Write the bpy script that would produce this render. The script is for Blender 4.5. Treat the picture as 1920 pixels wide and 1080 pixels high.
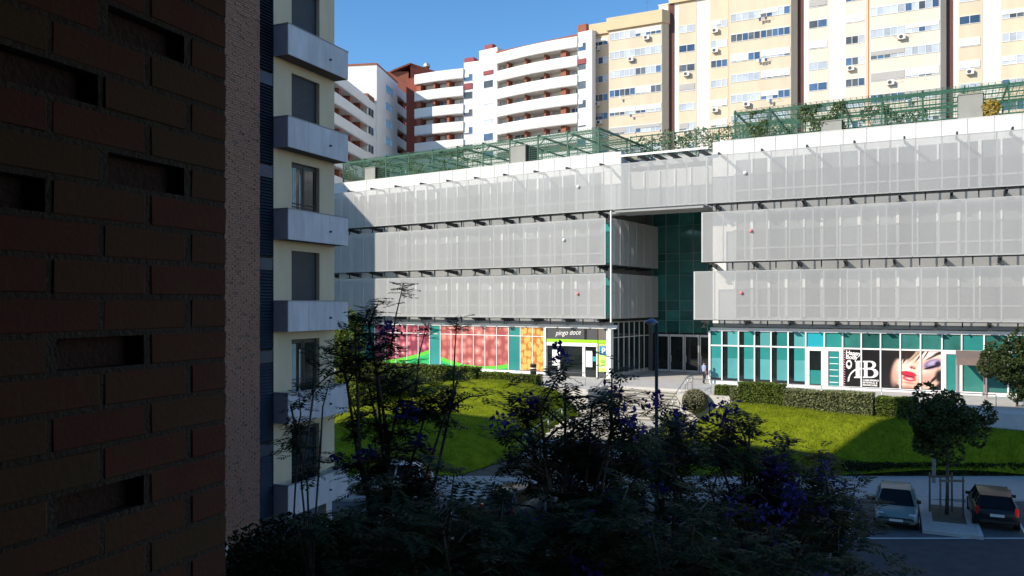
import bpy, bmesh, math, random
from mathutils import Vector, Matrix, noise

# ------------------------------------------------------------------ scene, camera, light
for _o in list(bpy.data.objects):
    bpy.data.objects.remove(_o)
scene = bpy.context.scene
COL = scene.collection
R = math.radians
CAMZ, HZ, F = 9.5, 570.0, 1500.0          # eye height; horizon row and focal length of the 1920 px photograph

cam_data = bpy.data.cameras.new('camera')
cam = bpy.data.objects.new('camera', cam_data)
COL.objects.link(cam)
cam.location = (0, 0, CAMZ)
cam.rotation_euler = (R(90), 0, 0)
cam_data.sensor_width = 36
cam_data.lens = 36 * F / 1920
cam_data.shift_y = (HZ - 540) / 1920
cam_data.clip_start = 0.05
cam_data.clip_end = 6000
scene.camera = cam

SUN_AZ, SUN_EL = 65.0, 30.0               # degrees left of straight behind the camera, height
world = bpy.data.worlds.new('World')
scene.world = world
world.use_nodes = True
wn = world.node_tree
wn.nodes.clear()
sky = wn.nodes.new('ShaderNodeTexSky')
sky.sky_type = 'NISHITA'
sky.sun_disc = False
sky.sun_elevation = R(SUN_EL)
sky.sun_rotation = R(180 + SUN_AZ)
sky.altitude = 100
sky.air_density = 1.0
sky.dust_density = 0.0
sky.ozone_density = 3.0
bg = wn.nodes.new('ShaderNodeBackground')
bg.inputs['Strength'].default_value = 0.15
wo = wn.nodes.new('ShaderNodeOutputWorld')
hs = wn.nodes.new('ShaderNodeHueSaturation')
hs.inputs['Saturation'].default_value = 1.22
wn.links.new(sky.outputs[0], hs.inputs['Color'])
wn.links.new(hs.outputs[0], bg.inputs[0])
wn.links.new(bg.outputs[0], wo.inputs[0])

sun_data = bpy.data.lights.new('sun', 'SUN')
sun_data.energy = 4.6
sun_data.angle = R(0.5)
sun_data.color = (1.0, 0.91, 0.77)
sun = bpy.data.objects.new('sun', sun_data)
COL.objects.link(sun)
LD = Vector((math.sin(R(SUN_AZ)) * math.cos(R(SUN_EL)), math.cos(R(SUN_AZ)) * math.cos(R(SUN_EL)), -math.sin(R(SUN_EL))))
sun.rotation_euler = LD.to_track_quat('-Z', 'Y').to_euler()
sun.location = (-60, -30, 60)

scene.view_settings.view_transform = 'Standard'
scene.view_settings.look = 'None'
scene.view_settings.exposure = 0.42
scene.view_settings.gamma = 1.0
scene.view_settings.use_curve_mapping = False
scene.cycles.max_bounces = 6
scene.cycles.transparent_max_bounces = 16

rnd = random.Random(7)

# ------------------------------------------------------------------ helpers
W = {}                                     # object -> world matrix

def link(o, M, par=None):
    COL.objects.link(o)
    W[o] = M
    if par is not None:
        o.parent = par
        o.matrix_parent_inverse = Matrix.Identity(4)
        o.matrix_basis = W[par].inverted() @ M
    else:
        o.matrix_basis = M
    return o

def tag(o, label=None, cat=None, group=None, kind=None):
    if label: o['label'] = label
    if cat: o['category'] = cat
    if group: o['group'] = group
    if kind: o['kind'] = kind
    return o

def thing(name, label, cat, loc, group=None, ang=0.0):
    o = bpy.data.objects.new(name, None)
    o.empty_display_size = 0.2
    link(o, Matrix.Translation(loc) @ Matrix.Rotation(ang, 4, 'Z'))
    return tag(o, label, cat, group)

class MB:
    """collects boxes, prisms and tubes for ONE mesh"""
    def __init__(s):
        s.v = []; s.f = []; s.m = []; s.mi = 0
    def add(s, vs, fs):
        b = len(s.v)
        s.v += [tuple(p) for p in vs]
        s.f += [tuple(b + i for i in f) for f in fs]
        s.m += [s.mi] * len(fs)
    def box(s, x0, x1, y0, y1, z0, z1):
        s.add([(x0,y0,z0),(x1,y0,z0),(x1,y1,z0),(x0,y1,z0),(x0,y0,z1),(x1,y0,z1),(x1,y1,z1),(x0,y1,z1)],
              [(0,3,2,1),(4,5,6,7),(0,1,5,4),(1,2,6,5),(2,3,7,6),(3,0,4,7)])
    def bar(s, a, b, w, h=None):
        """square bar between two points"""
        h = h or w
        a = Vector(a); b = Vector(b); d = (b - a).normalized()
        up = Vector((0,0,1)) if abs(d.z) < .95 else Vector((1,0,0))
        sd = d.cross(up).normalized() * (w/2); u = sd.cross(d).normalized() * (h/2)
        vs = [a-sd-u, a+sd-u, a+sd+u, a-sd+u, b-sd-u, b+sd-u, b+sd+u, b-sd+u]
        s.add(vs, [(0,1,2,3),(7,6,5,4),(0,4,5,1),(1,5,6,2),(2,6,7,3),(3,7,4,0)])
    def tube(s, pts, rads, n=6, cap=True):
        pts = [Vector(p) for p in pts]
        vs = []; fs = []
        for i, p in enumerate(pts):
            d = (pts[min(i+1, len(pts)-1)] - pts[max(i-1, 0)])
            d = d.normalized() if d.length > 1e-6 else Vector((0,0,1))
            up = Vector((0,0,1)) if abs(d.z) < .9 else Vector((1,0,0))
            a = d.cross(up).normalized(); b = a.cross(d).normalized()
            for k in range(n):
                t = 2*math.pi*k/n
                vs.append(p + (a*math.cos(t) + b*math.sin(t)) * rads[i])
        for i in range(len(pts)-1):
            for k in range(n):
                k2 = (k+1) % n
                fs.append((i*n+k, i*n+k2, (i+1)*n+k2, (i+1)*n+k))
        if cap:
            fs.append(tuple(range(n))[::-1]); fs.append(tuple((len(pts)-1)*n+k for k in range(n)))
        s.add(vs, fs)
    def prism(s, poly, a, b, plane='xz'):
        """extrude a 2D polygon: plane 'xz' along y, 'xy' along z, 'yz' along x"""
        n = len(poly)
        mk = {'xz': lambda p,t:(p[0],t,p[1]), 'xy': lambda p,t:(p[0],p[1],t), 'yz': lambda p,t:(t,p[0],p[1])}[plane]
        vs = [mk(p,a) for p in poly] + [mk(p,b) for p in poly]
        fs = [tuple(range(n)), tuple(range(n,2*n))[::-1]] + [(i,n+i,n+(i+1)%n,(i+1)%n) for i in range(n)]
        s.add(vs, fs)
    def mesh(s, name, mats, smooth=False, fix=True):
        me = bpy.data.meshes.new(name)
        me.from_pydata(s.v, [], s.f)
        for m in (mats if isinstance(mats, (list, tuple)) else [mats]):
            me.materials.append(m)
        me.polygons.foreach_set('material_index', s.m)
        if smooth: me.polygons.foreach_set('use_smooth', [True]*len(s.f))
        if fix and len(s.f) < 20000:
            bm = bmesh.new(); bm.from_mesh(me)
            bmesh.ops.recalc_face_normals(bm, faces=bm.faces)
            bm.to_mesh(me); bm.free()
        me.update()
        return me

_boxes = {}
def box_mesh(sx, sy, sz, m):
    k = (round(sx,3), round(sy,3), round(sz,3), m.name)
    if k not in _boxes:
        b = MB(); b.box(-sx/2,sx/2,-sy/2,sy/2,-sz/2,sz/2)
        _boxes[k] = b.mesh('box', m, fix=False)
    return _boxes[k]

class Fr:
    """a local frame: x to the right along a front, y into it, z up (absolute heights)"""
    def __init__(s, ox, oy, ang):
        s.ox, s.oy, s.ang = ox, oy, ang
        s.ax, s.ay = math.cos(ang), math.sin(ang)
        s.M = Matrix.Translation((ox, oy, 0)) @ Matrix.Rotation(ang, 4, 'Z')
    def w(s, x, y, z=0):
        return Vector((s.ox + s.ax*x - s.ay*y, s.oy + s.ay*x + s.ax*y, z))
    def xat(s, px, yy=0.0):
        q = (px-960)/F; o = s.w(0, yy)
        return (q*o.y - o.x) / (s.ax - q*s.ay)
    def zat(s, px, py, yy=0.0):
        return CAMZ + (HZ-py)/F * s.w(s.xat(px, yy), yy).y
    def thing(s, name, label, cat, x=0, y=0, z=0, group=None):
        return thing(name, label, cat, s.w(x,y,z), group, s.ang)
    def box(s, par, name, m, x0, x1, y0, y1, z0, z1):
        o = bpy.data.objects.new(name, box_mesh(x1-x0, y1-y0, z1-z0, m))
        return link(o, s.M @ Matrix.Translation(((x0+x1)/2,(y0+y1)/2,(z0+z1)/2)), par)
    def mesh(s, par, name, mb, mats, smooth=False, at=(0,0,0)):
        o = bpy.data.objects.new(name, mb.mesh(name, mats, smooth))
        return link(o, s.M @ Matrix.Translation(at), par)
    def data(s, par, name, me, at=(0,0,0), rz=0.0):
        o = bpy.data.objects.new(name, me)
        return link(o, s.M @ Matrix.Translation(at) @ Matrix.Rotation(rz,4,'Z'), par)
    def text(s, par, name, body, m, x, y, z, size, shear=0.0, rot=0.0, width=None, bold=0.0):
        c = bpy.data.curves.new(name, 'FONT')
        c.body = body; c.size = size; c.shear = shear; c.extrude = 0.006; c.offset = bold
        c.align_x = 'LEFT'; c.resolution_u = 3
        t = bpy.data.objects.new(name+'_tmp', c); COL.objects.link(t)
        dg = bpy.context.evaluated_depsgraph_get()
        me = bpy.data.meshes.new_from_object(t.evaluated_get(dg))
        bpy.data.objects.remove(t); bpy.data.curves.remove(c)
        me.materials.clear(); me.materials.append(m)
        if width:
            xs = [v.co.x for v in me.vertices]; k = width/max(1e-3, max(xs)-min(xs))
            for v in me.vertices: v.co.x = (v.co.x-min(xs))*k
        o = bpy.data.objects.new(name, me)
        return link(o, s.M @ Matrix.Translation((x,y,z)) @ Matrix.Rotation(rot,4,'Y') @ Matrix.Rotation(R(90),4,'X'), par)

WF = Fr(0, 0, 0.0)                          # the world itself

def at(px, py, Y):
    return Vector(((px-960)/F*Y, Y, CAMZ + (HZ-py)/F*Y))

# ------------------------------------------------------------------ materials
MATS = {}
def mat(name, col, rough=.75, var=0.0, scale=2.0, bump=0.0, bscale=30.0, metal=0.0, spec=.35, orand=0.0, tint=None, stretch=None, coat=0.0):
    m = bpy.data.materials.new(name); m.use_nodes = True
    nt = m.node_tree; b = nt.nodes['Principled BSDF']
    b.inputs['Base Color'].default_value = (*col, 1)
    b.inputs['Roughness'].default_value = rough
    b.inputs['Metallic'].default_value = metal
    b.inputs['Specular IOR Level'].default_value = spec
    if coat:
        b.inputs['Coat Weight'].default_value = coat; b.inputs['Coat Roughness'].default_value = .05
    src = None
    geo = nt.nodes.new('ShaderNodeNewGeometry')
    vec = geo.outputs['Position']
    if stretch:
        mp = nt.nodes.new('ShaderNodeMapping'); mp.inputs['Scale'].default_value = stretch
        nt.links.new(vec, mp.inputs[0]); vec = mp.outputs[0]
    if var:
        n = nt.nodes.new('ShaderNodeTexNoise'); n.inputs['Scale'].default_value = scale
        n.inputs['Detail'].default_value = 6; n.inputs['Roughness'].default_value = .65
        nt.links.new(vec, n.inputs['Vector'])
        mr = nt.nodes.new('ShaderNodeMapRange'); mr.inputs[1].default_value = .3; mr.inputs[2].default_value = .7
        nt.links.new(n.outputs[0], mr.inputs[0])
        mx = nt.nodes.new('ShaderNodeMix'); mx.data_type = 'RGBA'
        c2 = tint or tuple(min(1, c*(1+var)) for c in col)
        mx.inputs[6].default_value = (*[c*(1-var) for c in col], 1); mx.inputs[7].default_value = (*c2, 1)
        nt.links.new(mr.outputs[0], mx.inputs[0])
        src = mx.outputs[2]
    if orand:
        oi = nt.nodes.new('ShaderNodeObjectInfo')
        mr = nt.nodes.new('ShaderNodeMapRange'); mr.inputs[3].default_value = 1-orand; mr.inputs[4].default_value = 1+orand
        nt.links.new(oi.outputs['Random'], mr.inputs[0])
        hs = nt.nodes.new('ShaderNodeHueSaturation'); hs.inputs['Color'].default_value = (*col, 1)
        if src: nt.links.new(src, hs.inputs['Color'])
        nt.links.new(mr.outputs[0], hs.inputs['Value'])
        src = hs.outputs[0]
    if src: nt.links.new(src, b.inputs['Base Color'])
    if bump:
        n = nt.nodes.new('ShaderNodeTexNoise'); n.inputs['Scale'].default_value = bscale; n.inputs['Detail'].default_value = 5
        nt.links.new(vec, n.inputs['Vector'])
        bp = nt.nodes.new('ShaderNodeBump'); bp.inputs['Strength'].default_value = bump; bp.inputs['Distance'].default_value = .02
        nt.links.new(n.outputs[0], bp.inputs['Height']); nt.links.new(bp.outputs[0], b.inputs['Normal'])
    MATS[name] = m
    return m

def brick_mat(name, c1, c2, c3):
    """bricks that differ from one to the next in hue, with blotches inside each"""
    m = mat(name, c1, .92, bump=.14, bscale=80, spec=.15)
    nt = m.node_tree; b = nt.nodes['Principled BSDF']
    oi = nt.nodes.new('ShaderNodeObjectInfo')
    cr = nt.nodes.new('ShaderNodeValToRGB'); el = cr.color_ramp.elements; el.new(.5)
    for e, p, c in zip(el, (.15,.5,.9), (c1, c2, c3)): e.position = p; e.color = (*c, 1)
    geo = nt.nodes.new('ShaderNodeNewGeometry')
    n = nt.nodes.new('ShaderNodeTexNoise'); n.inputs['Scale'].default_value = 11; n.inputs['Detail'].default_value = 4
    nt.links.new(geo.outputs['Position'], n.inputs['Vector'])
    nt.links.new(math_node(nt, 'ADD', math_node(nt, 'MULTIPLY', oi.outputs['Random'], .75), math_node(nt, 'MULTIPLY', math_node(nt, 'SUBTRACT', n.outputs[0], .36), 1.0)), cr.inputs[0])
    nt.links.new(cr.outputs[0], b.inputs['Base Color'])
    return m

def leaf_mat(name, col, col2, rough=.55, trans=.35, orand=0.0):
    """leaves: colour varies from leaf to leaf, some light comes through"""
    m = bpy.data.materials.new(name); m.use_nodes = True
    nt = m.node_tree; b = nt.nodes['Principled BSDF']
    b.inputs['Roughness'].default_value = rough; b.inputs['Specular IOR Level'].default_value = .08
    geo = nt.nodes.new('ShaderNodeNewGeometry')
    mx = nt.nodes.new('ShaderNodeMix'); mx.data_type = 'RGBA'
    mx.inputs[6].default_value = (*col, 1); mx.inputs[7].default_value = (*col2, 1)
    nt.links.new(geo.outputs['Random Per Island'], mx.inputs[0])
    nt.links.new(mx.outputs[2], b.inputs['Base Color'])
    tr = nt.nodes.new('ShaderNodeBsdfTranslucent'); nt.links.new(mx.outputs[2], tr.inputs[0])
    ms = nt.nodes.new('ShaderNodeMixShader'); ms.inputs[0].default_value = trans
    out = nt.nodes['Material Output']
    nt.links.new(b.outputs[0], ms.inputs[1]); nt.links.new(tr.outputs[0], ms.inputs[2]); nt.links.new(ms.outputs[0], out.inputs[0])
    MATS[name] = m
    return m

def local_coords(nt, fr):
    geo = nt.nodes.new('ShaderNodeNewGeometry')
    mp = nt.nodes.new('ShaderNodeMapping'); mp.vector_type = 'TEXTURE'
    mp.inputs['Location'].default_value = (fr.ox, fr.oy, 0); mp.inputs['Rotation'].default_value = (0, 0, fr.ang)
    nt.links.new(geo.outputs['Position'], mp.inputs[0])
    return mp.outputs[0]

def math_node(nt, op, a, b=None):
    n = nt.nodes.new('ShaderNodeMath'); n.operation = op
    for i, v in enumerate((a, b)):
        if v is None: continue
        if isinstance(v, (int, float)): n.inputs[i].default_value = v
        else: nt.links.new(v, n.inputs[i])
    return n.outputs[0]

def poster_mat(name, fr, stops, vscale, wave=None, green=((.10,.52,.03),(.02,.42,.12)), dist='F1', stretch=(1,1,1)):
    """printed fruit picture: round fruits from a cell pattern, with a green curved ground printed below"""
    m = bpy.data.materials.new(name); m.use_nodes = True
    nt = m.node_tree; b = nt.nodes['Principled BSDF']
    b.inputs['Roughness'].default_value = .35
    lc = local_coords(nt, fr)
    mp = nt.nodes.new('ShaderNodeMapping'); mp.inputs['Scale'].default_value = (stretch[0], 0, stretch[2])
    nt.links.new(lc, mp.inputs[0])
    vo = nt.nodes.new('ShaderNodeTexVoronoi'); vo.inputs['Scale'].default_value = vscale; vo.inputs['Randomness'].default_value = .55
    nt.links.new(mp.outputs[0], vo.inputs['Vector'])
    no = nt.nodes.new('ShaderNodeTexNoise'); no.inputs['Scale'].default_value = 5; no.inputs['Detail'].default_value = 4
    nt.links.new(lc, no.inputs['Vector'])
    d = math_node(nt, 'ADD', vo.outputs['Distance'], math_node(nt, 'MULTIPLY', math_node(nt, 'SUBTRACT', no.outputs[0], .5), .12))
    cr = nt.nodes.new('ShaderNodeValToRGB')
    el = cr.color_ramp.elements
    while len(el) < len(stops): el.new(.5)
    for e, (p, c) in zip(el, stops):
        e.position = p; e.color = (*c, 1)
    nt.links.new(d, cr.inputs[0])
    src = cr.outputs[0]
    if wave:
        sep = nt.nodes.new('ShaderNodeSeparateXYZ'); nt.links.new(lc, sep.inputs[0])
        xc, z0, k, k1 = wave
        dx = math_node(nt, 'SUBTRACT', sep.outputs[0], xc)
        crv = math_node(nt, 'ADD', math_node(nt, 'MULTIPLY', math_node(nt, 'MULTIPLY', dx, dx), k), math_node(nt, 'ADD', math_node(nt, 'MULTIPLY', dx, k1), z0))
        h = math_node(nt, 'SUBTRACT', crv, sep.outputs[2])        # > 0 below the curve
        mg = nt.nodes.new('ShaderNodeMix'); mg.data_type = 'RGBA'
        mg.inputs[6].default_value = (*green[0], 1); mg.inputs[7].default_value = (*green[1], 1)
        nt.links.new(math_node(nt, 'GREATER_THAN', h, .34), mg.inputs[0])
        m2 = nt.nodes.new('ShaderNodeMix'); m2.data_type = 'RGBA'
        nt.links.new(math_node(nt, 'GREATER_THAN', h, 0.0), m2.inputs[0])
        nt.links.new(src, m2.inputs[6]); nt.links.new(mg.outputs[2], m2.inputs[7])
        src = m2.outputs[2]
    nt.links.new(src, b.inputs['Base Color'])
    return m

def screen_mat():
    """fine perforated metal screen: part open, part pale metal"""
    m = bpy.data.materials.new('perforated_screen'); m.use_nodes = True
    nt = m.node_tree; b = nt.nodes['Principled BSDF']
    b.inputs['Roughness'].default_value = .45; b.inputs['Specular IOR Level'].default_value = .4
    oi = nt.nodes.new('ShaderNodeObjectInfo')
    geo = nt.nodes.new('ShaderNodeNewGeometry')
    n = nt.nodes.new('ShaderNodeTexNoise'); n.inputs['Scale'].default_value = 1.3; n.inputs['Detail'].default_value = 6
    mp = nt.nodes.new('ShaderNodeMapping'); mp.inputs['Scale'].default_value = (1,1,.22)
    nt.links.new(geo.outputs['Position'], mp.inputs[0]); nt.links.new(mp.outputs[0], n.inputs['Vector'])
    v = math_node(nt, 'ADD', math_node(nt, 'MULTIPLY', oi.outputs['Random'], .09), math_node(nt, 'MULTIPLY', n.outputs[0], .12))
    cm = nt.nodes.new('ShaderNodeMix'); cm.data_type = 'RGBA'
    cm.inputs[6].default_value = (.46,.46,.46,1); cm.inputs[7].default_value = (.64,.64,.635,1)
    nt.links.new(math_node(nt, 'MULTIPLY', v, 4.0), cm.inputs[0])
    nt.links.new(cm.outputs[2], b.inputs['Base Color'])
    tl = nt.nodes.new('ShaderNodeBsdfTranslucent'); tl.inputs[0].default_value = (.75,.76,.75,1)
    m1 = nt.nodes.new('ShaderNodeMixShader'); m1.inputs[0].default_value = .18
    nt.links.new(b.outputs[0], m1.inputs[1]); nt.links.new(tl.outputs[0], m1.inputs[2])
    tp = nt.nodes.new('ShaderNodeBsdfTransparent')
    m2 = nt.nodes.new('ShaderNodeMixShader'); m2.inputs[0].default_value = .54
    nt.links.new(m1.outputs[0], m2.inputs[1]); nt.links.new(tp.outputs[0], m2.inputs[2])
    nt.links.new(m2.outputs[0], nt.nodes['Material Output'].inputs[0])
    return m

white_wall = mat('white_render', (.80,.79,.75), .85, .06, .8)
mall_white = mat('mall_white_cladding', (.70,.69,.665), .6, .07, .7, orand=.05, stretch=(1,1,.3))
mall_grey = mat('mall_grey_render', (.42,.42,.41), .8, .08, .6)
soffit_grey = mat('soffit_grey', (.34,.34,.34), .8, .08, .8)
screen = screen_mat()
steel_dark = mat('dark_steel', (.045,.05,.055), .5, .2, 3, metal=.3)
steel_light = mat('light_steel', (.72,.73,.72), .4, .05, 2)
alu_white = mat('white_aluminium', (.82,.82,.80), .4, .03, 2)
win_grey = mat('office_glass', (.15,.17,.175), .12, .25, .35, spec=.6, orand=.35)
teal = mat('teal_glass_film', (.030,.235,.22), .18, .10, .7, spec=.5, orand=.12)
teal_pale = mat('pale_teal_blind', (.09,.33,.34), .3, .08, .9, orand=.10)
cyan_film = mat('cyan_film', (.025,.36,.44), .25)
dark_glass = mat('dark_glass', (.012,.018,.018), .06, .3, .6, spec=.6, orand=.3)
green_glass = mat('green_curtain_glass', (.03,.14,.125), .08, .35, .35, spec=.55, orand=.35)
green_mull = mat('green_mullion', (.16,.30,.26), .4)
lime = mat('lime_sign', (.34,.72,.02), .4)
lime_pale = mat('pale_lime_panel', (.55,.78,.18), .4)
sign_grey = mat('sign_charcoal', (.07,.07,.075), .45, .1, 2)
sign_brown = mat('sign_taupe', (.14,.125,.11), .5)
black = mat('black_print', (.012,.011,.012), .35)
whitep = mat('white_print', (.85,.84,.82), .4)
blue_sign = mat('blue_sign', (.03,.22,.55), .4)
skin_print = mat('poster_skin', (.80,.53,.42), .35, .12, 1.6, tint=(.88,.66,.55))
skin_shade = mat('poster_skin_shade', (.50,.24,.18), .35, .15, 2)
lip_print = mat('poster_lips', (.62,.03,.06), .3, .2, 6)
lip_light = mat('poster_lip_gloss', (.85,.32,.34), .3)
hair_print = mat('poster_hair', (.05,.028,.02), .35, .4, 5)
hair_blond = mat('poster_hair_light', (.38,.24,.14), .35, .3, 6)
violet_print = mat('poster_eye_shadow', (.24,.16,.34), .35, .3, 6)
# ------------------------------------------------------------------ ground, street, terrace
asphalt = mat('asphalt', (.045,.047,.052), .9, .25, 1.5, bump=.3, bscale=60)
pave = mat('limestone_setts', (.36,.34,.31), .85, .16, 5, bump=.4, bscale=18)
terrace_pave = mat('terrace_paving', (.50,.48,.45), .8, .10, 1.2)
kerb_m = mat('kerb_stone', (.40,.39,.37), .8, .1, 3)
line_white = mat('road_paint', (.62,.62,.60), .7, .15, 4)
earth = mat('ground_soil', (.10,.085,.06), .95, .3, .8, bump=.4, bscale=9)
grass = mat('lawn_grass', (.120,.165,.007), .95, .26, 1.1, bump=.9, bscale=26, tint=(.22,.255,.014), spec=.02)

SF = Fr(10.0, 59.0, R(-31.5))               # stairs and terrace: x along the front, y towards the building
ZT = 3.35                                   # terrace level

def sheet(name, pts, z, m, thick=0.0, par=None):
    b = MB()
    if thick: b.prism(pts, z-thick, z, 'xy')
    else: b.add([(x,y,z) for x,y in pts], [tuple(range(len(pts)))])
    o = bpy.data.objects.new(name, b.mesh(name, m))
    link(o, Matrix.Identity(4), par)
    if par is None: tag(o, kind='structure')
    return o

sheet('ground', [(-1500,-600),(1500,-600),(1500,3000),(-1500,3000)], 0.0, earth)
sheet('street', [(-60,17.5),(90,17.5),(90,32.4),(-60,32.4)], 0.006, asphalt)
sheet('parking_strip', [(-60,32.4),(90,32.4),(90,38.6),(-60,38.6)], 0.010, mat('parking_asphalt', (.075,.076,.08), .9, .25, 1.2, bump=.3, bscale=50))
b = MB()
b.prism([(-60,38.6),(90,38.6),(90,43.6),(-60,43.6)], -.2, .13, 'xy')
b.prism([(-60,12.5),(90,12.5),(90,17.5),(-60,17.5)], -.2, .13, 'xy')
tag(WF.mesh(None, 'pavement', b, pave), kind='structure')
b = MB()
b.prism([(-60,38.45),(90,38.45),(90,38.6),(-60,38.6)], -.2, .137, 'xy')
b.prism([(-60,17.5),(90,17.5),(90,17.65),(-60,17.65)], -.2, .137, 'xy')
tag(WF.mesh(None, 'kerb', b, kerb_m), kind='structure')
b = MB()
b.add([(-60,32.34,.016),(90,32.34,.016),(90,32.46,.016),(-60,32.46,.016)], [(0,1,2,3)])
for x in (3.2,5.8,8.4,11.0,13.6,20.9,23.6,26.3,-2.0,-4.6,-7.2):
    b.add([(x,32.5,.016),(x+.1,32.5,.016),(x+2.92,38.4,.016),(x+2.82,38.4,.016)], [(0,1,2,3)])
tag(WF.mesh(None, 'road_marking', b, line_white), kind='structure')

# terrace in front of the shopping centre (the lawns and the stairs climb to it)
def P2(x, y): p = SF.w(x, y); return (p.x, p.y)
sheet('terrace', [P2(-48,-3.4),P2(-3.2,-3.4),P2(-3.2,0),P2(3.2,0),P2(3.2,-2.6),P2(34,-2.6),P2(34,30),P2(-48,30)], ZT, terrace_pave, 3.6)

def lawn(name, x0, x1, ytop, ztop, bulge, seed, rl, rr_, humps):
    b = MB(); nx, nv = 120, 44
    for i in range(nx+1):
        x = x0 + (x1-x0)*i/nx
        T = SF.w(x, ytop); d = SF.w(x, ytop-1) - T
        L = (43.6 - T.y)/d.y
        for j in range(nv+1):
            v = j/nv
            p = T + d*(L*v)
            z = .12 + (ztop-.12)*(1 - v**1.55) + bulge*math.sin(math.pi*min(1, v*1.15)) * (.6+.4*math.sin(x*.45+seed))
            for (gx0, gy0, sx, sy, A) in humps: z += A*math.exp(-((x-gx0)/sx)**2-((ytop-L*v-gy0)/sy)**2)
            z += .05*noise.noise(Vector((p.x*.6, p.y*.6, seed))) + .10*noise.noise(Vector((p.x*.2, p.y*.2, seed+5)))
            e = min(1.0, (x-x0)/rl if rl else 1, (x1-x)/rr_ if rr_ else 1)
            z = .05 + (z-.05)*math.sin(math.pi/2*max(0, e))**.55
            b.v.append((p.x, p.y, max(z, .05)))
    for i in range(nx):
        for j in range(nv):
            a = i*(nv+1)+j
            b.f.append((a, a+nv+1, a+nv+2, a+1)); b.m.append(0)
    o = WF.mesh(None, name, b, grass, True)
    return tag(o, kind='structure')
lawns = [lawn('lawn', -46, -3.3, -3.4, 2.95, .45, 1.3, 0, 3.2, [(-9.5,-6.5,5.0,4.0,1.0),(-24,-6,7,4,.5)]), lawn('lawn', 4.6, 30, -2.6, 2.35, .35, 0.2, 3.0, 0, [(9.5,-5.0,4.5,3.0,.95),(18,-5,5,2.5,.45)])]
def lawn_z(x, y):                            # height of the right-hand lawn in stair-frame coordinates
    T = SF.w(x, -2.6); d = SF.w(x, -3.6) - T
    L = (43.6 - T.y)/d.y; v = max(0, min(1, (-2.6-y)/L))
    return .12 + 2.6*(1-v**1.55) + .42*math.sin(math.pi*min(1, v*1.15))*(.6+.4*math.sin(x*.45+.2))

def grass_blades(lw, n, seed):
    rr = random.Random(seed); me = lw.data; b = MB()
    ps = [p for p in me.polygons]
    wts = [p.area*(1.0 if p.center.x > -16 else .15) for p in ps]
    for p in rr.choices(ps, wts, k=n):
        vs = [me.vertices[i].co for i in p.vertices]
        u, v = rr.random(), rr.random()
        q = vs[0].lerp(vs[1], u).lerp(vs[3].lerp(vs[2], u), v)
        h = rr.uniform(.05,.13); a = rr.uniform(0, 6.28); w = .022
        d = Vector((math.cos(a), math.sin(a), 0))*w
        b.add([q-d-Vector((0,0,.02)), q+d-Vector((0,0,.02)), q+Vector((rr.uniform(-.05,.05), rr.uniform(-.05,.05), h))], [(0,1,2)])
    o = bpy.data.objects.new('grass', b.mesh('grass', blade_m, fix=False))
    link(o, Matrix.Identity(4)); return o
blade_m = leaf_mat('grass_blades', (.09,.13,.007), (.28,.30,.03), .8, .28)
tag(grass_blades(lawns[0], 22000, 3), 'short mown grass of the left lawn below the terrace', 'grass', kind='stuff')
tag(grass_blades(lawns[1], 26000, 4), 'short mown grass of the right lawn in front of the hedges', 'grass', kind='stuff')

# ------------------------------------------------------------------ stairs
step_m = mat('stair_stone', (.50,.47,.41), .8, .10, 2, orand=.06)
shadow_gap_m = mat('painted_shadow_gap', (.20,.185,.16), .9)  # dark strip on each step front, a shadow gap painted as colour
st = SF.thing('outdoor_staircase', 'wide pale stone staircase climbing between the two lawns to the terrace', 'staircase', 0, -8, 0)
N1 = 11; z = ZT; y = 0.0
for i in range(N1):                          # upper flight
    z -= .165
    sp = SF.box(st, 'step', step_m, -3.2, 3.2, y-.42, y, 0, z); SF.box(sp, 'shadow_gap_strip', shadow_gap_m, -3.2, 3.2, y-.43, y-.421, z-.16, z-.05); y -= .42
SF.box(st, 'landing', step_m, -3.2, 3.2, y-3.2, y, 0, z-.004); y -= 3.2
for i in range(9):                           # lower flight
    z -= .165
    sp = SF.box(st, 'step', step_m, -3.2, 3.2, y-.62, y, 0, max(z,.14)); SF.box(sp, 'shadow_gap_strip', shadow_gap_m, -3.2, 3.2, y-.63, y-.621, max(z,.14)-.13, max(z,.14)-.05); y -= .62
rail_m = mat('brushed_steel_rail', (.40,.41,.42), .35, metal=.8)
def rail(name, label, pts, h=.95, r=.028, mid=True):
    base = Vector(pts[0])
    t = thing(name, label, 'handrail', base)
    b = MB(); b.tube([Vector(p)+Vector((0,0,h)) for p in pts], [r]*len(pts), 6); WF.mesh(t, 'top_rail', b, rail_m, True)
    if mid:
        b = MB(); b.tube([Vector(p)+Vector((0,0,h*.5)) for p in pts], [r*.5]*len(pts), 5); WF.mesh(t, 'middle_rail', b, rail_m, True)
    for p, q in zip(pts, pts[1:]):
        p = Vector(p); q = Vector(q); n = max(1, int((q-p).length/1.6))
        for k in range(n + (1 if q == Vector(pts[-1]) else 0)):
            c = p.lerp(q, k/n)
            b = MB(); b.tube([c, c+Vector((0,0,h))], [r*.8]*2, 6); WF.mesh(t, 'post', b, rail_m, True)
    return t
zl = ZT-.165*11
rail('handrail', 'steel handrail down the right side of the upper stairs', [SF.w(3.05,.9,ZT), SF.w(3.05,0,ZT), SF.w(3.05,-4.6,zl), SF.w(3.05,-5.4,zl)])
rail('handrail', 'steel handrail down the left side of the upper stairs', [SF.w(-3.05,.9,ZT), SF.w(-3.05,0,ZT), SF.w(-3.05,-4.6,zl), SF.w(-3.05,-5.4,zl)])
rail('handrail', 'pale handrail beside the lower stairs along the left lawn', [SF.w(-3.1,-7.6,zl), SF.w(-3.1,-13.4,.16)])
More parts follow.
